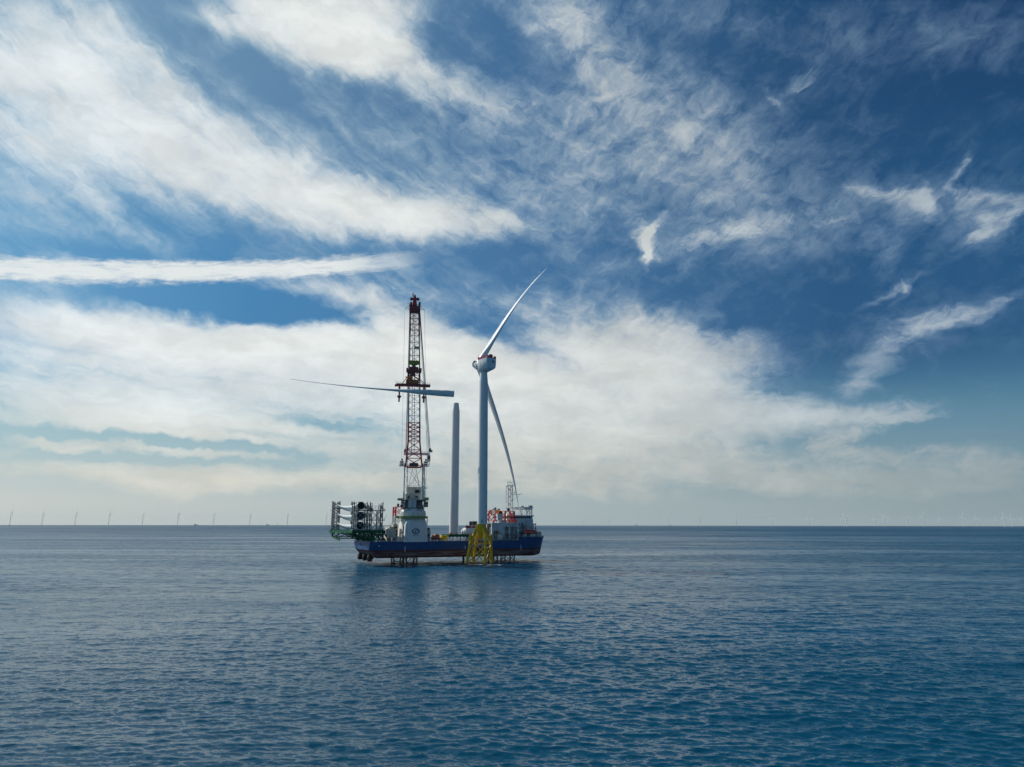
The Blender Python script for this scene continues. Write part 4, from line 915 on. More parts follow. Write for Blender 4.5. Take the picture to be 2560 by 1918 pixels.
HM = SLEW @ frame(BF + bd * 104.5, bx_, by_, bd)     # boom head
mb = MB(HM)
mb.box(-3.2, 3.2, -2.6, 2.6, 0, 4.6, .4); mb.box(-3.6, -2.4, -3.0, 1, -.5, 5.4); mb.box(2.4, 3.8, -3.0, 1, -2.0, 5.6)
mb.lathe([(2.2, -2.6), (2.2, 2.6)], n=20, axis='x', at=(0, -2.4, 2.0))
hd_ = mb.build('boom_head', MAROON, cr)
mb = MB(HM); mb.loft([[(-1.6, -1.4, 4.6), (1.7, -1.4, 4.6), (1.7, 1.4, 4.6), (-1.6, 1.4, 4.6)], [(-1.1, -1, 8.5), (1.2, -1, 8.5), (1.2, 1, 8.5), (-1.1, 1, 8.5)], [(-1.5, -1, 10.2), (1.6, -1, 10.2), (1.6, 1, 10.2), (-1.5, 1, 10.2)]], smooth=False); mb.box(-3.2, -1.6, -1.2, 1, 4.6, 7.2, .2)
mb.build('head_mast', RED, hd_)
mb = MB(HM)
for x in (-2.1, 2.2): mb.lathe([(1.05, -.5), (1.05, .5)], n=16, axis='y', at=(x, 0, 9.4))
mb.box(-2.2, 2.3, -.5, .5, 8.9, 10.0); mb.loft([[(-1.0, -.8, 10), (1.1, -.8, 10), (1.1, .8, 10), (-1.0, .8, 10)], [(-.2, -.5, 12.4), (.6, -.5, 12.4), (.6, .5, 12.4), (-.2, .5, 12.4)]], smooth=False); mb.box(-1.5, -.8, -.4, .4, 11, 13.4)
mb.build('fly_sheave', MAROON, hd_)
mb = MB(HM)
for sg in (-1, 1):
    mb.tube((sg * 3, -1, 2.2), (sg * 6.6, -1, 2.4), .16, n=4).tube((sg * 3, -1, 5.4), (sg * 6.6, -1, 2.4), .14, n=4).tube((sg * 4.4, -1, 2.2), (sg * 4.4, -1, 4.2), .1, n=4)
mb.rail([(-3.3, -2.9, 4.6), (3.4, -2.9, 4.6)], 1.2, .07, 1.2); mb.tube((-1.2, 0, 12.8), (-1.2, 0, 15), .09, n=4); mb.tube((-5.0, -1, 6.2), (-3, -1, 6.0), .14, n=4); mb.box(2.6, 4.0, -2, -.8, 4.6, 7.4, .1)
mb.build('outrigger', DARK, hd_)
# ropes: pendants, tugger lines
mb = MB(SLEW); tip = BF + bd * 106
for x0, x1 in ((3.2, 9.9), (3.6, 10.7)): mb.tube(tip + bx_ * x0 + Vector((0, 2, 0)), (x1, 7, 76), .24, n=5)
for x0, x1 in ((-3.4, -6.4), (-3.0, -5.9)): mb.tube(tip + bx_ * x0 + Vector((0, 2, 0)), (x1, 7, 76), .20, n=5)
mb.tube(tip + bx_ * 2.6, (9.2, 7, 74.6), .13, n=4)
mb.build('pendant_rope', GREY, cr)
mb = MB(SLEW)
for sg, xe in ((-1, -8.6), (1, 8.2)): p = HM.inverted(); top = BF + bd * (104.5 + 2.4) + bx_ * sg * 6.6 - by_ * 1; mb.tube(top, (xe, -8, 69), .085, n=4)
mb.build('tugger_line', GREY, cr)
TIPW = (Matrix.Translation((CC.x, CC.y, DK)) @ SLEW) @ (BF + bd * 104.5 - by_ * 2.8)

# hook block and lifting yoke
HX, HY = -64.5, 437.6
YM = Matrix.Rotation(R(10), 4, 'Z')
hk = thing('hook_block', 'yellow and black striped crane hook block above the lifting yoke', 'hook block', (HX, HY, 128.3), R(10))
mb = MB(); mb.loft([[(-2.6, -1.2, 3.1), (2.6, -1.2, 3.1), (2.6, 1.2, 3.1), (-2.6, 1.2, 3.1)], [(-3.7, -1.3, 2.4), (3.7, -1.3, 2.4), (3.7, 1.3, 2.4), (-3.7, 1.3, 2.4)], [(-3.6, -1.3, 1.0), (3.6, -1.3, 1.0), (3.6, 1.3, 1.0), (-3.6, 1.3, 1.0)], [(-.9, -1, 0.05), (.9, -1, 0.05), (.9, 1, 0.05), (-.9, 1, 0.05)]], smooth=False)
mb.build('block_cheek', HAZARD, hk)
MB().box(-.7, .7, -.6, .6, -2.0, .05).build('hook_shank', NAVY, hk)
mb = MB(); dz = TIPW.z - 128.3; oy = TIPW.y - HY
for i in range(8):
    x = -3.2 + 6.4 * i / 7; mb.tube((x, 0, 2.6), (x * .75, oy, dz), .085, n=4)
mb.build('hoist_rope', DARK, hk)
yk = thing('lifting_yoke', 'orange and dark red lifting yoke gripping the level blade under the crane hook', 'lifting yoke', (HX, HY, 112.9), R(10))
mb = MB()
mb.box(-4.6, 4.8, -1.6, 1.6, 10.6, 12.2, .2); mb.box(-3.3, 2.9, -1.4, 1.4, 12.2, 14.2, .3); mb.box(-4.9, -3.6, -1.8, 1.8, 11.0, 13.2); mb.box(3.2, 5.0, -1.8, 1.8, 11.0, 13.4)
for x in (-3.6, 3.7): mb.box(x - .5, x + .5, -1.2, 1.2, 5.6, 10.6)
mb.tube((-3.4, -1, 10.6), (3.4, -1, 6), .28, n=4).tube((-3.4, 1, 10.6), (3.4, 1, 6), .28, n=4).tube((3.4, -1, 10.6), (-3.4, -1, 6), .28, n=4).box(-2.4, 1.0, -1.1, 1.1, 8.2, 10.6)
mb.build('yoke_tower', MAROON, yk)
mb = MB()
for x in (-1.4, -.4, 1.0): mb.tube((x, -.4, 14.2), (x, -.4, 15.4), .2, n=5)
mb.build('yoke_shackle', NAVY, yk)
MB().box(-4.3, -.6, -2.0, .4, 5.8, 7.6, .25).build('power_pack', ORANGE, yk)
bx2 = MB().box(-4.9, 3.4, -2.1, 1.2, 3.1, 5.4, .12).build('yoke_beam', BROWN, yk)
lettering('yoke_lettering', 'LIFT 1', 1.0, DARK, bx2, frame((-.6, -2.12, 4.4), (1, 0, 0), (0, 0, 1)), .03)
mb = MB(); mb.box(-11.2, 11.0, -1.2, 1.2, 1.2, 2.6, .15); mb.box(-12.0, -10.8, -1, 1, .9, 2.2); mb.box(-11, 11, -1.5, 1.5, 2.5, 2.75)
mb.build('spreader_bar', MAROON, yk)
mb = MB().rail([(-11.6, -1.4, 2.75), (-5.5, -1.4, 2.75)], 1.0, .05, 1.5).rail([(4, -1.4, 2.75), (10.8, -1.4, 2.75)], 1.0, .05, 1.5)
mb.tube((-7.4, 0, 2.6), (-4.4, 0, 7.2), .24, n=5).tube((8.0, 0, 2.6), (4.6, 0, 6.0), .2, n=5).tube((7.0, .6, 2.6), (4.2, .6, 5.6), .16, n=5); mb.tube((-4.6, 0, 6.6), (-4.9, 0, 7.8), .4, n=6)
mb.build('yoke_strut', MAROON, yk)
for x in (-8.9, 7.0):
    mb = MB(); mb.box(x - .55, x + .55, -1.0, 2.6, -.8, 1.3); mb.box(x - .5, x + .5, 2.0, 3.0, -8.8, 1.0); mb.loft([[(x - 1.3, -3.0, -5.6), (x + 1.3, -3.0, -5.6), (x + 1.3, 2.6, -5.6), (x - 1.3, 2.6, -5.6)], [(x - .5, -2.7, -6.4), (x + .5, -2.7, -6.4), (x + .5, 2.6, -6.4), (x - .5, 2.6, -6.4)]], smooth=False); mb.box(x - .48, x + .48, -2.6, -1.4, -8.6, -6.2); mb.box(x - .4, x + .4, -2.4, -1.4, -2.2, 1.2)
    mb.tube((x - 1.6, -1, 1.2), (x - .4, -1, -.6), .13, n=4).tube((x + 1.9, -1, 1.2), (x + .6, -1, -.2), .13, n=4)
    mb.build('gripper', MAROON, yk)

# ------------------------------------------------------------------ auxiliary crane forward
ak = thing('auxiliary_crane', 'small grey white deck crane with orange and white banded jib folded beside the deck house', 'crane', SHIPM @ Vector((94.6, 6.6, DK)), R(25))
mb = MB(); mb.lathe([(2.5, 4.6), (2.5, 10.2), (3.3, 11.0), (3.3, 11.6)], n=28); mb.build('crane_pedestal', PALE, ak)
mb = MB(); mb.lathe([(3.3, 11.62), (3.3, 11.9), (2.3, 12.0), (2.3, 14.2), (1.5, 14.6), (1.5, 18.8)], n=24); mb.box(-2.6, -1.3, -1, 1.4, 14.4, 19.0, .3)
mb.build('crane_column', PALE, ak)
MB().lathe([(.55, 18.8), (.55, 20.3)], n=12, at=(-.75, -.4, 0)).lathe([(.5, 18.8), (.5, 20.4)], n=12, at=(.9, -.2, 0)).build('column_cap', BLACK, ak)
mb = MB(); mb.tube((0, 0, 4.7), (-.6, 0, 0), .5, n=8).tube((0, 1, 4.7), (2.2, 1, 0), .5, n=8).box(-3.2, 3.2, -1.5, 1.5, 4.4, 4.7); mb.build('crane_base', PALE, ak)
JB = Matrix.Rotation(R(-62), 4, 'Z')
def jib(x0, x1, mat, w0=1.5, w1=1.5): MB(JB).loft([[(x0, -.9, 20.2 - w0), (x0, .9, 20.2 - w0), (x0, .9, 20.2 + w0), (x0, -.9, 20.2 + w0)], [(x1, -.9, 20.2 - w1), (x1, .9, 20.2 - w1), (x1, .9, 20.2 + w1), (x1, -.9, 20.2 + w1)]], smooth=False).build('jib', mat, ak)
jib(-9.6, -7.0, ORANGE); jib(-7.0, -4.2, WHITE); jib(-4.2, -.2, ORANGE, 1.5, .8)
mb = MB(JB); mb.box(-6.6, -5.2, -.5, .5, 21.7, 22.6, .1).box(-5.0, -4.4, -.4, .4, 21.7, 23.4).box(-2.4, -.8, -.5, .5, 21.5, 22.4, .1).tube((-7.6, 0, 22.2), (-3.6, 0, 22.5), .12, n=4).tube((-3.9, .2, 21.7), (-3.9, .2, 23.2), .12, n=4)
mb.build('jib_gear', DARK, ak)
mb = MB(JB); mb.tube((-9.0, 0, 19.4), (-5.2, 0, 17.2), .26, n=5).tube((-5.2, 0, 17.2), (-9.0, 0, 14.4), .26, n=5).tube((-4.8, 0, 18.7), (-4.8, 0, 16.0), .4, n=6).box(-5.3, -3.6, -.6, .6, 13.6, 15.2, .1)
mb.build('jib_strut', RED, ak)

# ------------------------------------------------------------------ blade storage across the stern (ship coordinates)
def on_ship(s, y, z): return SHIPM @ Vector((s, y, z))
gp = thing('storage_platform', 'dark green steel truss platform across the stern carrying the grey blade racks', 'platform', on_ship(0, 2.5, DK), R(25))
OFF = Matrix.Translation((0, -2.5, -DK))
mb = MB(OFF)
for s in (-10.6, 10.0): mb.box(s - .55, s + .55, 2.4, 82, 20.2, 22.0)
for y in (2.4, 14, 27, 44.5, 60, 72, 81): mb.box(-10.6, 10.0, y, y + 1.0, 20.3, 21.9)
for s in (-4.6, 3.2): mb.box(s - .35, s + .35, 3.4, 81, 20.5, 21.8)
gm = mb.build('platform_frame', GREEN, gp)
mb = MB(OFF)
for s in (-10.6, 10.0):
    low = [(44.8, 15.1), (58, 15.9), (72, 16.9)]; up = [50.5, 65, 80.5]
    for (a, za), (b, zb) in zip(low, low[1:]): mb.tube((s, a, za), (s, b, zb), .45, n=6)
    mb.tube((s, 72, 16.9), (s, 80.5, 20.4), .5, n=6); mb.tube((s, 72, 16.9), (s, 72, 20.4), .45, n=6)
    for (a, za), u in zip(low, up): mb.tube((s, a, za), (s, u, 20.4), .34, n=6); mb.tube((s, u, 20.4), (s, min(a + 13.5, 72), za + .9), .34, n=6)
for y, z in ((72, 16.9), (58, 15.9)): mb.tube((-10.6, y, z), (10, y, z), .35, n=6); mb.tube((-10.6, y, z), (-1, y, 20.4), .3, n=6); mb.tube((10, y, z), (-1, y, 20.4), .3, n=6)
mb.build('cantilever_truss', GREEN, gp)
mb = MB(OFF)
for y in (5, 16, 28, 44):
    for s in (2.6, 9.6): mb.tube((s, y, DK), (s, y, 20.3), .75 if s < 4 else .5, n=8)
    mb.tube((2.6, y, DK + .4), (-10.2, y, 20.3), .5, n=6); mb.tube((2.6, y, DK + .4), (-4, y, 20.3), .36, n=6); mb.tube((2.6, y, DK + .6), (9.6, y, 20.2), .3, n=6); mb.tube((9.6, y, DK + .4), (2.6, y, 20.2), .3, n=6)
    mb.tube((9.8, y, 20.8), (14.4, y, DK + .1), .5, n=6)
for a, b in ((5, 16), (16, 28), (28, 44)):
    for s in (2.6, 9.6): mb.tube((s, a, DK + .3), (s, b, 20.2), .3, n=6); mb.tube((s, b, DK + .3), (s, a, 20.2), .3, n=6)
mb.build('platform_leg', GREEN, gp)
mb = MB(OFF).rail([(10.4, 3, 22), (10.4, 30, 22)], 1.1, .06, 2).rail([(3, 2.6, 22), (10.4, 2.6, 22)], 1.1, .06, 1.5).rail([(-10.9, 46, 22), (-10.9, 70, 22)], 1.1, .06, 2)
mb.build('platform_rail', GREEN, gp)

def rack(name, label, s0, y0, parts):
    o = thing(name, label, 'blade rack', on_ship(s0, y0, 22.0), R(25), 'blade racks on the green platform'); return o
ROWS = (-6.2, 4.2)                                   # two rows of blades side by side
tops = (37.7, 31.35, 25.0)
for ri, s0 in enumerate(ROWS):
    rk = rack('root_rack', ('grey steel root frame holding three stacked white blades' if ri == 0 else 'empty grey steel root frame with crossed braces next to the loaded one'), s0, 3.2, None)
    mb = MB()
    for x in (-4.1, 4.1):
        for y in (0, 6.0): mb.tube((x, y, 0.02), (x, y, 17.9 if y == 0 else 16.6), .36, n=4)
    for x in (-3.0, 3.0):
        for y in (0, 6.0): mb.tube((x, y, 0.02), (x, y, 17.4), .2, n=4)
    for z in (6.3, 12.4):
        mb.box(-5.4, 5.6, -.9, 6.6, z, z + .5)
    mb.box(-5.0, 5.2, -.6, 6.4, 0.02, .6)
    for sx in (-1, 1):
        for z0, z1 in ((.6, 6.3), (6.8, 12.4), (12.9, 16.5)): mb.tube((sx * 4.1, 0, z0), (sx * 4.1, 6, z1), .15, n=4); mb.tube((sx * 4.1, 6, z0), (sx * 4.1, 0, z1), .15, n=4); mb.tube((sx * 4.1, 0, z0), (sx * 3, 0, z1), .12, n=4); mb.tube((sx * 3, 0, z0), (sx * 4.1, 0, z1), .12, n=4)
        mb.tube((sx * 4.1, 0, 17.2), (sx * 3, 0, 17.2), .14, n=4); mb.tube((sx * 4.1, 0, 17.8), (sx * 4.4, 0, 19.0), .1, n=4)
    mb.build('rack_frame', RACK, rk)
    mb = MB()
    for z0, z1 in ((.6, 6.2), (6.8, 12.3)):
        mb.tube((-2.9, -.2, z0), (2.9, -.2, z1), .2, n=4); mb.tube((2.9, -.2, z0), (-2.9, -.2, z1), .2, n=4)
        if ri == 1: mb.tube((-2.9, 3.5, z0), (2.9, 3.5, z1), .16, n=4); mb.tube((2.9, 3.5, z0), (-2.9, 3.5, z1), .16, n=4); mb.tube((-1.6, 6, z0), (-1.6, 6, z1), .3, n=4); mb.tube((1.9, 6, z0), (1.9, 6, z1), .5, n=4)
    mb.build('cross_brace', GREY, rk)
    mb = MB().rail([(-5.3, -.8, 12.9), (5.5, -.8, 12.9), (5.5, 6.4, 12.9)], 1.2, .07, 1.4).rail([(-5.3, -.8, 6.8), (5.5, -.8, 6.8)], 1.2, .06, 1.4)
    if ri == 1: mb.rail([(-5.3, -.8, 14.4), (3, -.8, 14.4)], 1.2, .08, 2.0); mb.box(-4.4, -2.2, .5, 2.5, 12.9, 14.4, .2); mb.tube((5, -.5, 7), (6.8, -.5, 9.6), .08, n=4)
    mb.build('rack_rail', RACK, rk)
    tk = rack('tip_rack', ('grey lattice tip column with three white blade ends passing through' if ri == 0 else 'empty grey lattice tip column standing behind the stacked blades'), (-8.4 if ri == 0 else 5.6), 74.5, None)
    mb = MB(); q = lambda z: [(-2.5, -1.7, z), (2.5, -1.7, z), (2.5, 1.7, z), (-2.5, 1.7, z)]
    mb.lattice(q(.6), q(19.2), 9, .3, .15)
    for x in (-1.2, 1.2): mb.tube((x, -1.7, .6), (x, -1.7, 20.2), .2, n=4); mb.tube((x, 1.7, .6), (x, 1.7, 20.2), .2, n=4)
    for x in (-2.5, 2.5): mb.tube((x, -1.7, 19), (x, -1.7, 20.6), .26, n=4); mb.tube((x, 1.7, 19), (x, 1.7, 20.6), .26, n=4)
    mb.box(-3.4, 3.4, -2.2, 2.2, 0.02, .6)
    mb.build('rack_frame', RACK, tk)
    mb = MB()
    for z in (2.4, 8.7, 15.1): mb.box(-2.4, 9.6 if ri == 0 else 2.4, -1.3, -.7, z, z + .5)
    mb.build('rack_beam', RACK, tk)
ds = R(1.3)
for zi, z in enumerate(tops):
    b = thing('turbine_blade', ('white blade on the top level of the stern rack, dark root uncovered', 'white blade on the middle level of the stern rack behind crossed braces', 'white blade on the lowest level of the stern rack nearest the green platform')[zi],
              'turbine blade', on_ship(ROWS[0], 3.0, z), R(25 + 90) + ds, 'rotor blades waiting for the turbine')
    F = Matrix.Rotation(R(-90), 4, 'X')              # prebend points up
    MB(F).loft(blade_mesh(104, bend=7.4, twist=(40, 50), root=2.5, chord=4.6, dip=1.2), cap=True).build('blade_shell', SHELL, b)
    MB(F).lathe([(2.6, .6), (2.6, -.35), (2.25, -.35), (2.25, 0)], n=28, axis='x', cap=False).build('root_flange', GREY, b)
    MB(F).lathe([(2.25, -.12), (.05, -.12)], n=28, axis='x').build('root_opening', BLACK, b)
    MB(F).tube((6, -1.2, -2.4), (24, -.6, -2.2), .13, n=4).build('trailing_edge_strip', DARK, b)

# ------------------------------------------------------------------ deck cargo
tw = thing('tower_section', 'pale grey complete turbine tower standing upright on a green grillage amid the deck', 'tower', on_ship(63.2, 17, DK), R(25))
MB().lathe([(3.22, 4.6), (3.22, 5.2), (3.12, 30), (2.95, 60), (2.78, 91.5), (2.74, 92), (1.95, 98.3)], n=48).build('tower_shell', TOWERP, tw)
mb = MB()
for z, r in ((28, 3.135), (53, 3.0), (76, 2.87)): mb.lathe([(r, z - .1), (r + .05, z - .05), (r + .05, z + .05), (r, z + .1)], n=48, cap=False)
mb.build('tower_flange', TOWERP, tw)
gr = thing('tower_grillage', 'low green steel grillage under the upright tower on the deck', 'grillage', on_ship(64, 16, DK), R(25))
mb = MB()
for y in (-9, -4.5, 0, 4.5): mb.box(-8, 9, y, y + .9, 3.0, 4.55)
for x in (-8, -2.5, 3, 8.1): mb.box(x, x + .9, -9, 5.4, 3.1, 4.5)
mb.build('grillage_beam', GREEN, gr)
mb = MB()
for x in (-7.5, -2, 3.5, 8.5):
    for y in (-8.5, -1, 5): mb.tube((x, y, 0.02), (x, y, 3.1), .4, n=8)
mb.build('grillage_leg', GREY, gr)
mb = MB().rail([(-8, -9, 4.55), (9, -9, 4.55)], 1.1, .06, 1.6)
for x in range(-7, 9, 2): mb.path([(x, -8.8, .1), (x, -8.8, 2.0), (x + 1.2, -8.8, 2.0), (x + 1.2, -8.8, .1)], .09, n=4)
mb.box(6.4, 7.0, -8.9, -8.2, .02, 3.4)
mb.build('grillage_rail', CREAM, gr)
MB().box(-7.2, -5.4, -8.8, -7.2, 4.6, 5.6, .2).build('orange_box', ORANGE, gr)
na = thing('turbine_nacelle', 'white turbine nacelle with crimson roof fence waiting on deck behind the yellow jacket', 'nacelle', on_ship(74.8, 14.0, DK), R(25))
NM = Matrix.Translation((0, 0, 6.3)) @ Matrix.Rotation(R(62 - 25), 4, 'Z')
nacelle_parts(na, NM)
mb = MB(NM); mb.lathe([(3.0, 4.1), (3.0, 5.6), (2.2, 6.6), (.4, 7.0)], n=28, axis='y', at=(0, 0, -.3)); mb.build('rotor_flange', SHELL, na)
mb = MB(NM); mb.box(-3.2, 3.4, -4.6, -3.2, 4.4, 7.3, .2).box(-3.9, -1.9, -2.6, -1.0, 4.4, 7.2, .2).box(-3.6, 3, -7.6, -6.2, 4.4, 7.0, .2); mb.build('roof_crate', DARK, na)
mb = MB(NM); mb.box(-4.2, 4.2, -7.5, -6.4, -6.3, -4.0); mb.box(-4.2, 4.2, .4, 1.5, -6.3, -4.9); mb.box(-4.4, -3.6, -8, 2, -6.3, -5.6); mb.box(3.6, 4.4, -8, 2, -6.3, -5.6); mb.build('transport_frame', DARK, na)
rw = thing('tensioner_machine', 'dark red deck machine under an orange hood right of the crane pedestal', 'deck machine', on_ship(46.6, 6.5, DK), R(25))
mb = MB(); mb.box(-3.0, 2.9, -2, 2, 1.2, 2.6, .2)
for x in (-2.4, -.2, 2.2): mb.box(x - .3, x + .3, -1.8, 1.8, 0.02, 1.2)
mb.box(-3.3, -2.4, -1.6, 1.6, 2.0, 3.0, .1); mb.build('machine_base', MAROON, rw)
mb = MB(); mb.lathe([(1.7, -1.5), (1.9, -1.3), (1.9, 1.3), (1.7, 1.5)], n=20, axis='y', at=(.3, 0, 3.1)); mb.build('hood', BROWN, rw)
mb = MB()
for i in range(5): a = R(20 + 35 * i); mb.box(.3 + 1.65 * math.cos(a) - .25, .3 + 1.65 * math.cos(a) + .25, -1.5, 1.5, 3.1 + 1.65 * math.sin(a) - .2, 3.1 + 1.65 * math.sin(a) + .25)
mb.build('hood_rib', ORANGE, rw)
MB().box(-2.6, -1.9, -.8, .8, 2.6, 4.3, .1).build('control_box', DARK, rw)
yl = thing('cable_frame', 'bright yellow cable handling frame between the red machine and the green grillage', 'deck machine', on_ship(52.6, 6.5, DK), R(25))
mb = MB(); mb.box(-2.7, 2.5, -1.8, 1.8, .9, 2.3, .3); mb.box(-2.4, .2, -1.6, 1.6, 2.4, 4.2, .35); mb.box(.5, 1.9, -1.4, 1.4, 2.4, 4.0, .2); mb.box(-2.9, -2.0, -1.9, -.6, 1.4, 3.0, .2)
mb.build('frame_body', YELLOW, yl)
mb = MB()
for x in (-2, 0, 1.9): mb.box(x - .25, x + .25, -1.5, 1.5, 0.02, .9)
mb.build('frame_foot', YELLOW, yl)
vt = thing('ventilation_cowl', 'grey ventilation duct with square cowl just right of the crane pedestal', 'ventilator', on_ship(41.2, 8, DK), R(25))
mb = MB(); mb.loft([[(-1.6, -1.5, .02), (1.4, -1.5, .02), (1.4, 1.5, .02), (-1.6, 1.5, .02)], [(-1.3, -1.3, 5.6), (1.5, -1.3, 5.6), (1.5, 1.3, 5.6), (-1.3, 1.3, 5.6)], [(-.6, -1.1, 7.4), (1.6, -1.1, 7.4), (1.6, 1.1, 7.4), (-.6, 1.1, 7.4)]], smooth=False); mb.box(-2.3, -1.5, -1.2, 1.2, .02, 6.6, .2); mb.build('duct', GREY, vt)
MB().box(-.5, 1.2, -.9, .9, 7.4, 9.2, .15).build('cowl', DARK, vt)
MB().box(-1.1, .8, -1.56, -1.4, 3.2, 5.2).build('duct_grille', DARK, vt)
for lab, s, y, w, h, mat in (('open grey steel container beside the cream winch cabin near the stern', 17.0, 5.0, 3.2, 3.0, GREY), ('white deck cabinet beside the crane pedestal near the stern', 20.4, 4.6, 1.7, 3.6, WHITE), ('cream narrow cabinet right against the crane pedestal', 22.0, 3.0, 1.1, 5.0, CREAM)):
    c = thing('deck_cabinet', lab, 'cabinet', on_ship(s, y, DK), R(25))
    MB().box(-w / 2, w / 2, -1.2, 1.2, .02, h, .08).build('cabinet_body', mat, c)
    MB().box(-w * .32, w * .32, -1.26, -1.18, .3, h - .35).build('cabinet_door', DARK if mat is GREY else CREAM, c)
dr = thing('deck_winch', 'small dark red winch under the green platform leg at the stern', 'winch', on_ship(9.6, 4, DK), R(25))
MB().lathe([(1.1, -1.1), (1.1, -.9), (.7, -.9), (.7, .9), (1.1, .9), (1.1, 1.1)], n=18, axis='x', at=(0, 0, 1.5)).build('winch_drum', MAROON, dr)
MB().box(-1.4, -1.15, -1, 1, .02, 1.9).box(1.15, 1.4, -1, 1, .02, 1.9).box(-1.4, 1.4, -1, 1, .02, .3).build('winch_frame', DARK, dr)

# ------------------------------------------------------------------ wind farm on the horizon
FARW = paint('far_turbine_white', (.80, .81, .80), var=.04); FARG = paint('far_turbine_grey', (.72, .73, .74), var=.04)
def far_turbine(mat, label, group, k=1.0):
    o = thing('wind_turbine', label, 'wind turbine', (0, 0, 0), 0, group)
    MB().lathe([(4.6 * k, -3), (4.2 * k, 20), (2.9 * k, 148)], n=14).box(-3 * k, 3 * k, -9 * k, 5 * k, 146.5, 146.5 + 6.5 * k, .8).build('tower', mat, o)
    rt = MB().lathe([(2.6, 0), (2.8, -3), (1.0, -6)], n=12, axis='y').build('rotor', mat, o); rt.location = (0, -9, 150)
    for k in range(3):
        mb = MB(Matrix.Rotation(R(120 * k), 4, 'Y')); mb.loft([[(-1.4, -3.2, 2), (1.4, -3.2, 2), (1.4, -1.8, 2), (-1.4, -1.8, 2)], [(-2.2, -3.1, 20), (2.6, -3.1, 20), (2.6, -1.9, 20), (-2.2, -1.9, 20)], [(-.5, -2.6, 92), (.5, -2.6, 92), (.5, -2.2, 92), (-.5, -2.2, 92)]], smooth=False)
        b = mb.build('blade', mat, rt)
    return o
def place(o, azd, dist, spin, yaw, sc):
    a = R(azd); o.location = (dist * math.sin(a), dist * math.cos(a), 0); o.rotation_euler = (0, 0, yaw - a); o.scale = (sc,) * 3
    for ch in o.children:
        if ch.name.startswith('rotor'): ch.rotation_euler = (0, R(spin), 0)
FAR = [
    (1, -35.76, 12301, 0, 84, 1.25, 'slim grey turbine seen edge on at the horizon, first from the left edge'),
    (1, -33.98, 12604, 23, 89, 1.25, 'slim grey turbine seen edge on at the horizon, second from the left edge'),
    (1, -32.08, 12906, 47, 87, 1.25, 'slim grey turbine seen edge on at the horizon, third from the left edge'),
    (1, -30.05, 12452, 11, 85, 1.25, 'slim grey turbine seen edge on at the horizon, fourth from the left edge'),
    (1, -27.93, 12755, 80, 90, 1.25, 'slim grey turbine seen edge on at the horizon, fifth from the left edge'),
    (1, -25.62, 12301, 35, 88, 1.25, 'slim grey turbine seen edge on at the horizon, sixth from the left edge'),
    (1, -23.19, 12604, 60, 86, 1.25, 'slim grey turbine seen edge on at the horizon, seventh from the left edge'),
    (1, -20.61, 12906, 5, 84, 1.25, 'slim grey turbine seen edge on at the horizon, eighth from the left edge'),
    (1, -17.86, 12452, 30, 89, 1.25, 'slim grey turbine seen edge on at the horizon, ninth from the left edge'),
    (1, -14.92, 12755, 95, 87, 1.25, 'slim grey turbine seen edge on at the horizon, tenth from the left edge'),
    (0, 3.53, 19500, 20, -46, 0.96, 'tiny faint turbine on the horizon right of the ship, first counted from the bow'),
    (0, 5.83, 19500, -40, -46, 0.91, 'tiny faint turbine on the horizon right of the ship, second counted from the bow'),
    (0, 8.01, 18710, 0, -46, 1.1, 'tiny faint turbine on the horizon right of the ship, third counted from the bow'),
    (0, 12.67, 18001, -30, -46, 1.1, 'small pale turbine on the horizon right of the ship, fourth counted from the bow'),
    (0, 15.15, 13656, 25, -46, 1.1, 'large pale turbine on the horizon right of the ship, fifth counted from the bow'),
    (0, 17.85, 13977, 70, -46, 1.1, 'large pale turbine on the horizon right of the ship, sixth counted from the bow'),
    (0, 20.49, 13656, 2, -46, 1.1, 'large pale turbine on the horizon right of the ship, seventh counted from the bow'),
    (0, 23.12, 13201, 0, -46, 1.1, 'large pale turbine on the horizon right of the ship, eighth counted from the bow'),
    (0, 23.34, 17601, 40, -46, 1.1, 'small pale turbine on the horizon right of the ship, ninth counted from the bow'),
    (0, 25.48, 15633, 10, -46, 1.1, 'small pale turbine on the horizon right of the ship, tenth counted from the bow'),
    (0, 25.66, 13656, 70, -46, 1.1, 'large pale turbine on the horizon right of the ship, eleventh counted from the bow'),
    (0, 27.54, 15841, 0, -46, 1.1, 'small pale turbine on the horizon right of the ship, twelfth counted from the bow'),
    (0, 28.16, 13977, -30, -46, 1.1, 'large pale turbine on the horizon right of the ship, thirteenth counted from the bow'),
    (0, 28.48, 19500, 15, -46, 1.05, 'tiny faint turbine on the horizon right of the ship, fourteenth counted from the bow'),
    (0, 29.58, 16852, 62, -46, 1.1, 'small pale turbine on the horizon right of the ship, fifteenth counted from the bow'),
    (0, 30.6, 13656, 25, -46, 1.1, 'large pale turbine on the horizon right of the ship, sixteenth counted from the bow'),
    (0, 31.61, 16852, -10, -46, 1.1, 'small pale turbine on the horizon right of the ship, seventeenth counted from the bow'),
    (0, 32.97, 14228, 12, -46, 1.1, 'large pale turbine on the horizon right of the ship, eighteenth counted from the bow'),
    (0, 33.7, 16852, 0, -46, 1.1, 'small pale turbine on the horizon right of the ship, nineteenth counted from the bow'),
    (0, 34.8, 19500, 0, -46, 1.05, 'tiny faint turbine on the horizon right of the ship, twentieth counted from the bow'),
    (0, 35.28, 14228, -6, -46, 1.1, 'large pale turbine on the horizon right of the ship, twenty first counted from the bow'),
    (0, 35.7, 16852, -8, -46, 1.1, 'small pale turbine on the horizon right of the ship, twenty second counted from the bow'),
    (0, 36.24, 19500, 30, -46, 1.05, 'tiny faint turbine on the horizon right of the ship, twenty third counted from the bow'),
]
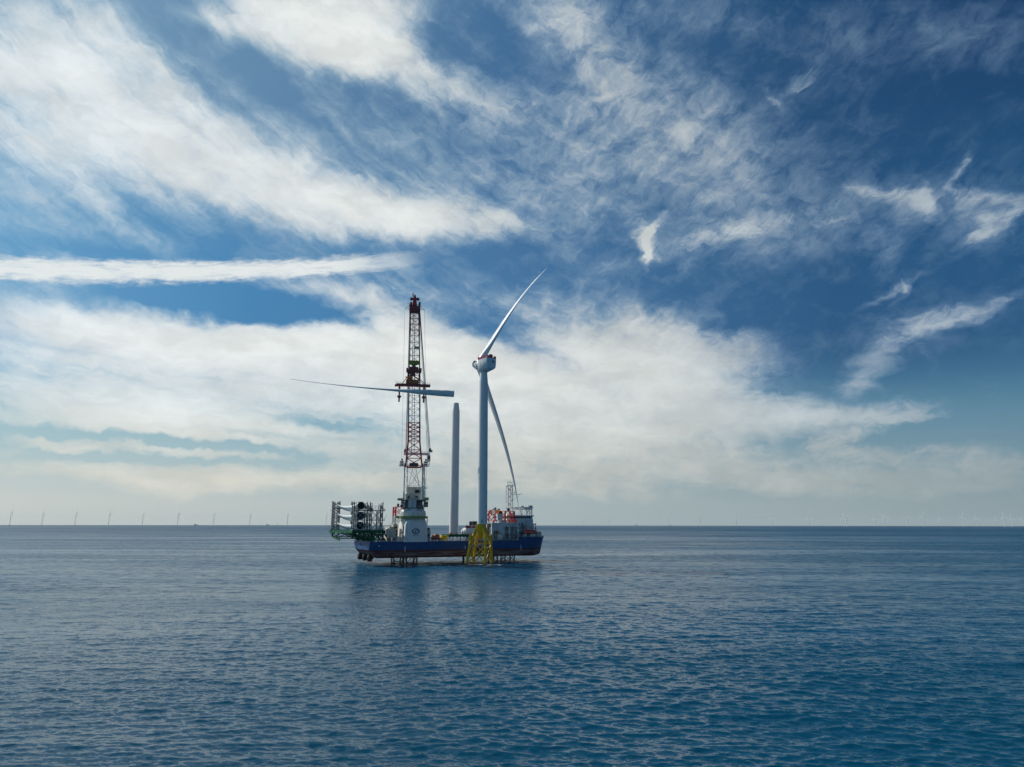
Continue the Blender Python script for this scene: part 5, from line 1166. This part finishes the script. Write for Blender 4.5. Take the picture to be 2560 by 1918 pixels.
pg = far_turbine(FARG, '', 'wind farm turbines left of the ship', .55); pw = far_turbine(FARW, '', 'wind farm turbines right of the ship')
seen = set()
for grey, azd, dist, spin, yaw, sc, lab in FAR:
    src = pg if grey else pw
    o = src if grey not in seen else copy_thing(src)
    seen.add(grey); o['label'] = lab; place(o, azd, dist, spin, R(yaw), sc)
for azd, dist, ln, ht, mat, lab in (
    (-24.34, 15500, 91, 41, FARW, 'wider pale ship on the horizon between the fifth and sixth grey turbines'),
    (-19.27, 15500, 82, 38, FARW, 'pale ship on the horizon left of the stacked blade tips'),
    (-18.57, 15500, 22, 41, FARG, 'tiny dark boat on the horizon beside the pale ship and blade tips'),
    (10.16, 15500, 45, 50, FARG, 'small dark vessel on the horizon right of the ship bow, nearer the bow'),
    (12.83, 15500, 41, 43, FARG, 'small dark boat on the horizon below the turbine far right of the bow'),):
    a = R(azd); o = thing('distant_ship', lab, 'ship', (dist * math.sin(a), dist * math.cos(a), 0), -a, 'ships on the horizon')
    MB().loft([[(-ln / 2, -6, 9), (ln / 2 * 1.05, 0, 10), (-ln / 2, 6, 9)], [(-ln / 2, -5, -2), (ln / 2 * .92, 0, -2), (-ln / 2, 5, -2)]], smooth=False).build('ship_hull', mat, o)
    MB().box(-ln * .42, -ln * .1, -5, 5, 9, ht * .8, .5).tube((-ln * .2, 0, ht * .7), (-ln * .2, 0, ht), 2.2, n=6).box(ln * .1, ln * .3, -4, 4, 9, 9 + (ht - 9) * .4, .3).build('deck_house', mat, o)



# ------------------------------------------------------------------ sea haze: even air round the whole scene
hz_ = MB().box(-23500, 23500, -23500, 23500, -7.0, 232.0)
hm = bpy.data.materials.new('haze_air'); hm.use_nodes = True; _n = hm.node_tree
_n.nodes.remove(_n.nodes['Principled BSDF']); _v = _n.nodes.new('ShaderNodeVolumePrincipled')
_v.inputs['Color'].default_value = (.80, .88, .92, 1); _v.inputs['Density'].default_value = 1.2e-5; _v.inputs['Anisotropy'].default_value = 0.0
_n.links.new(_v.outputs[0], _n.nodes['Material Output'].inputs['Volume'])
hazeo = hz_.build('haze', hm); hazeo['kind'] = 'stuff'
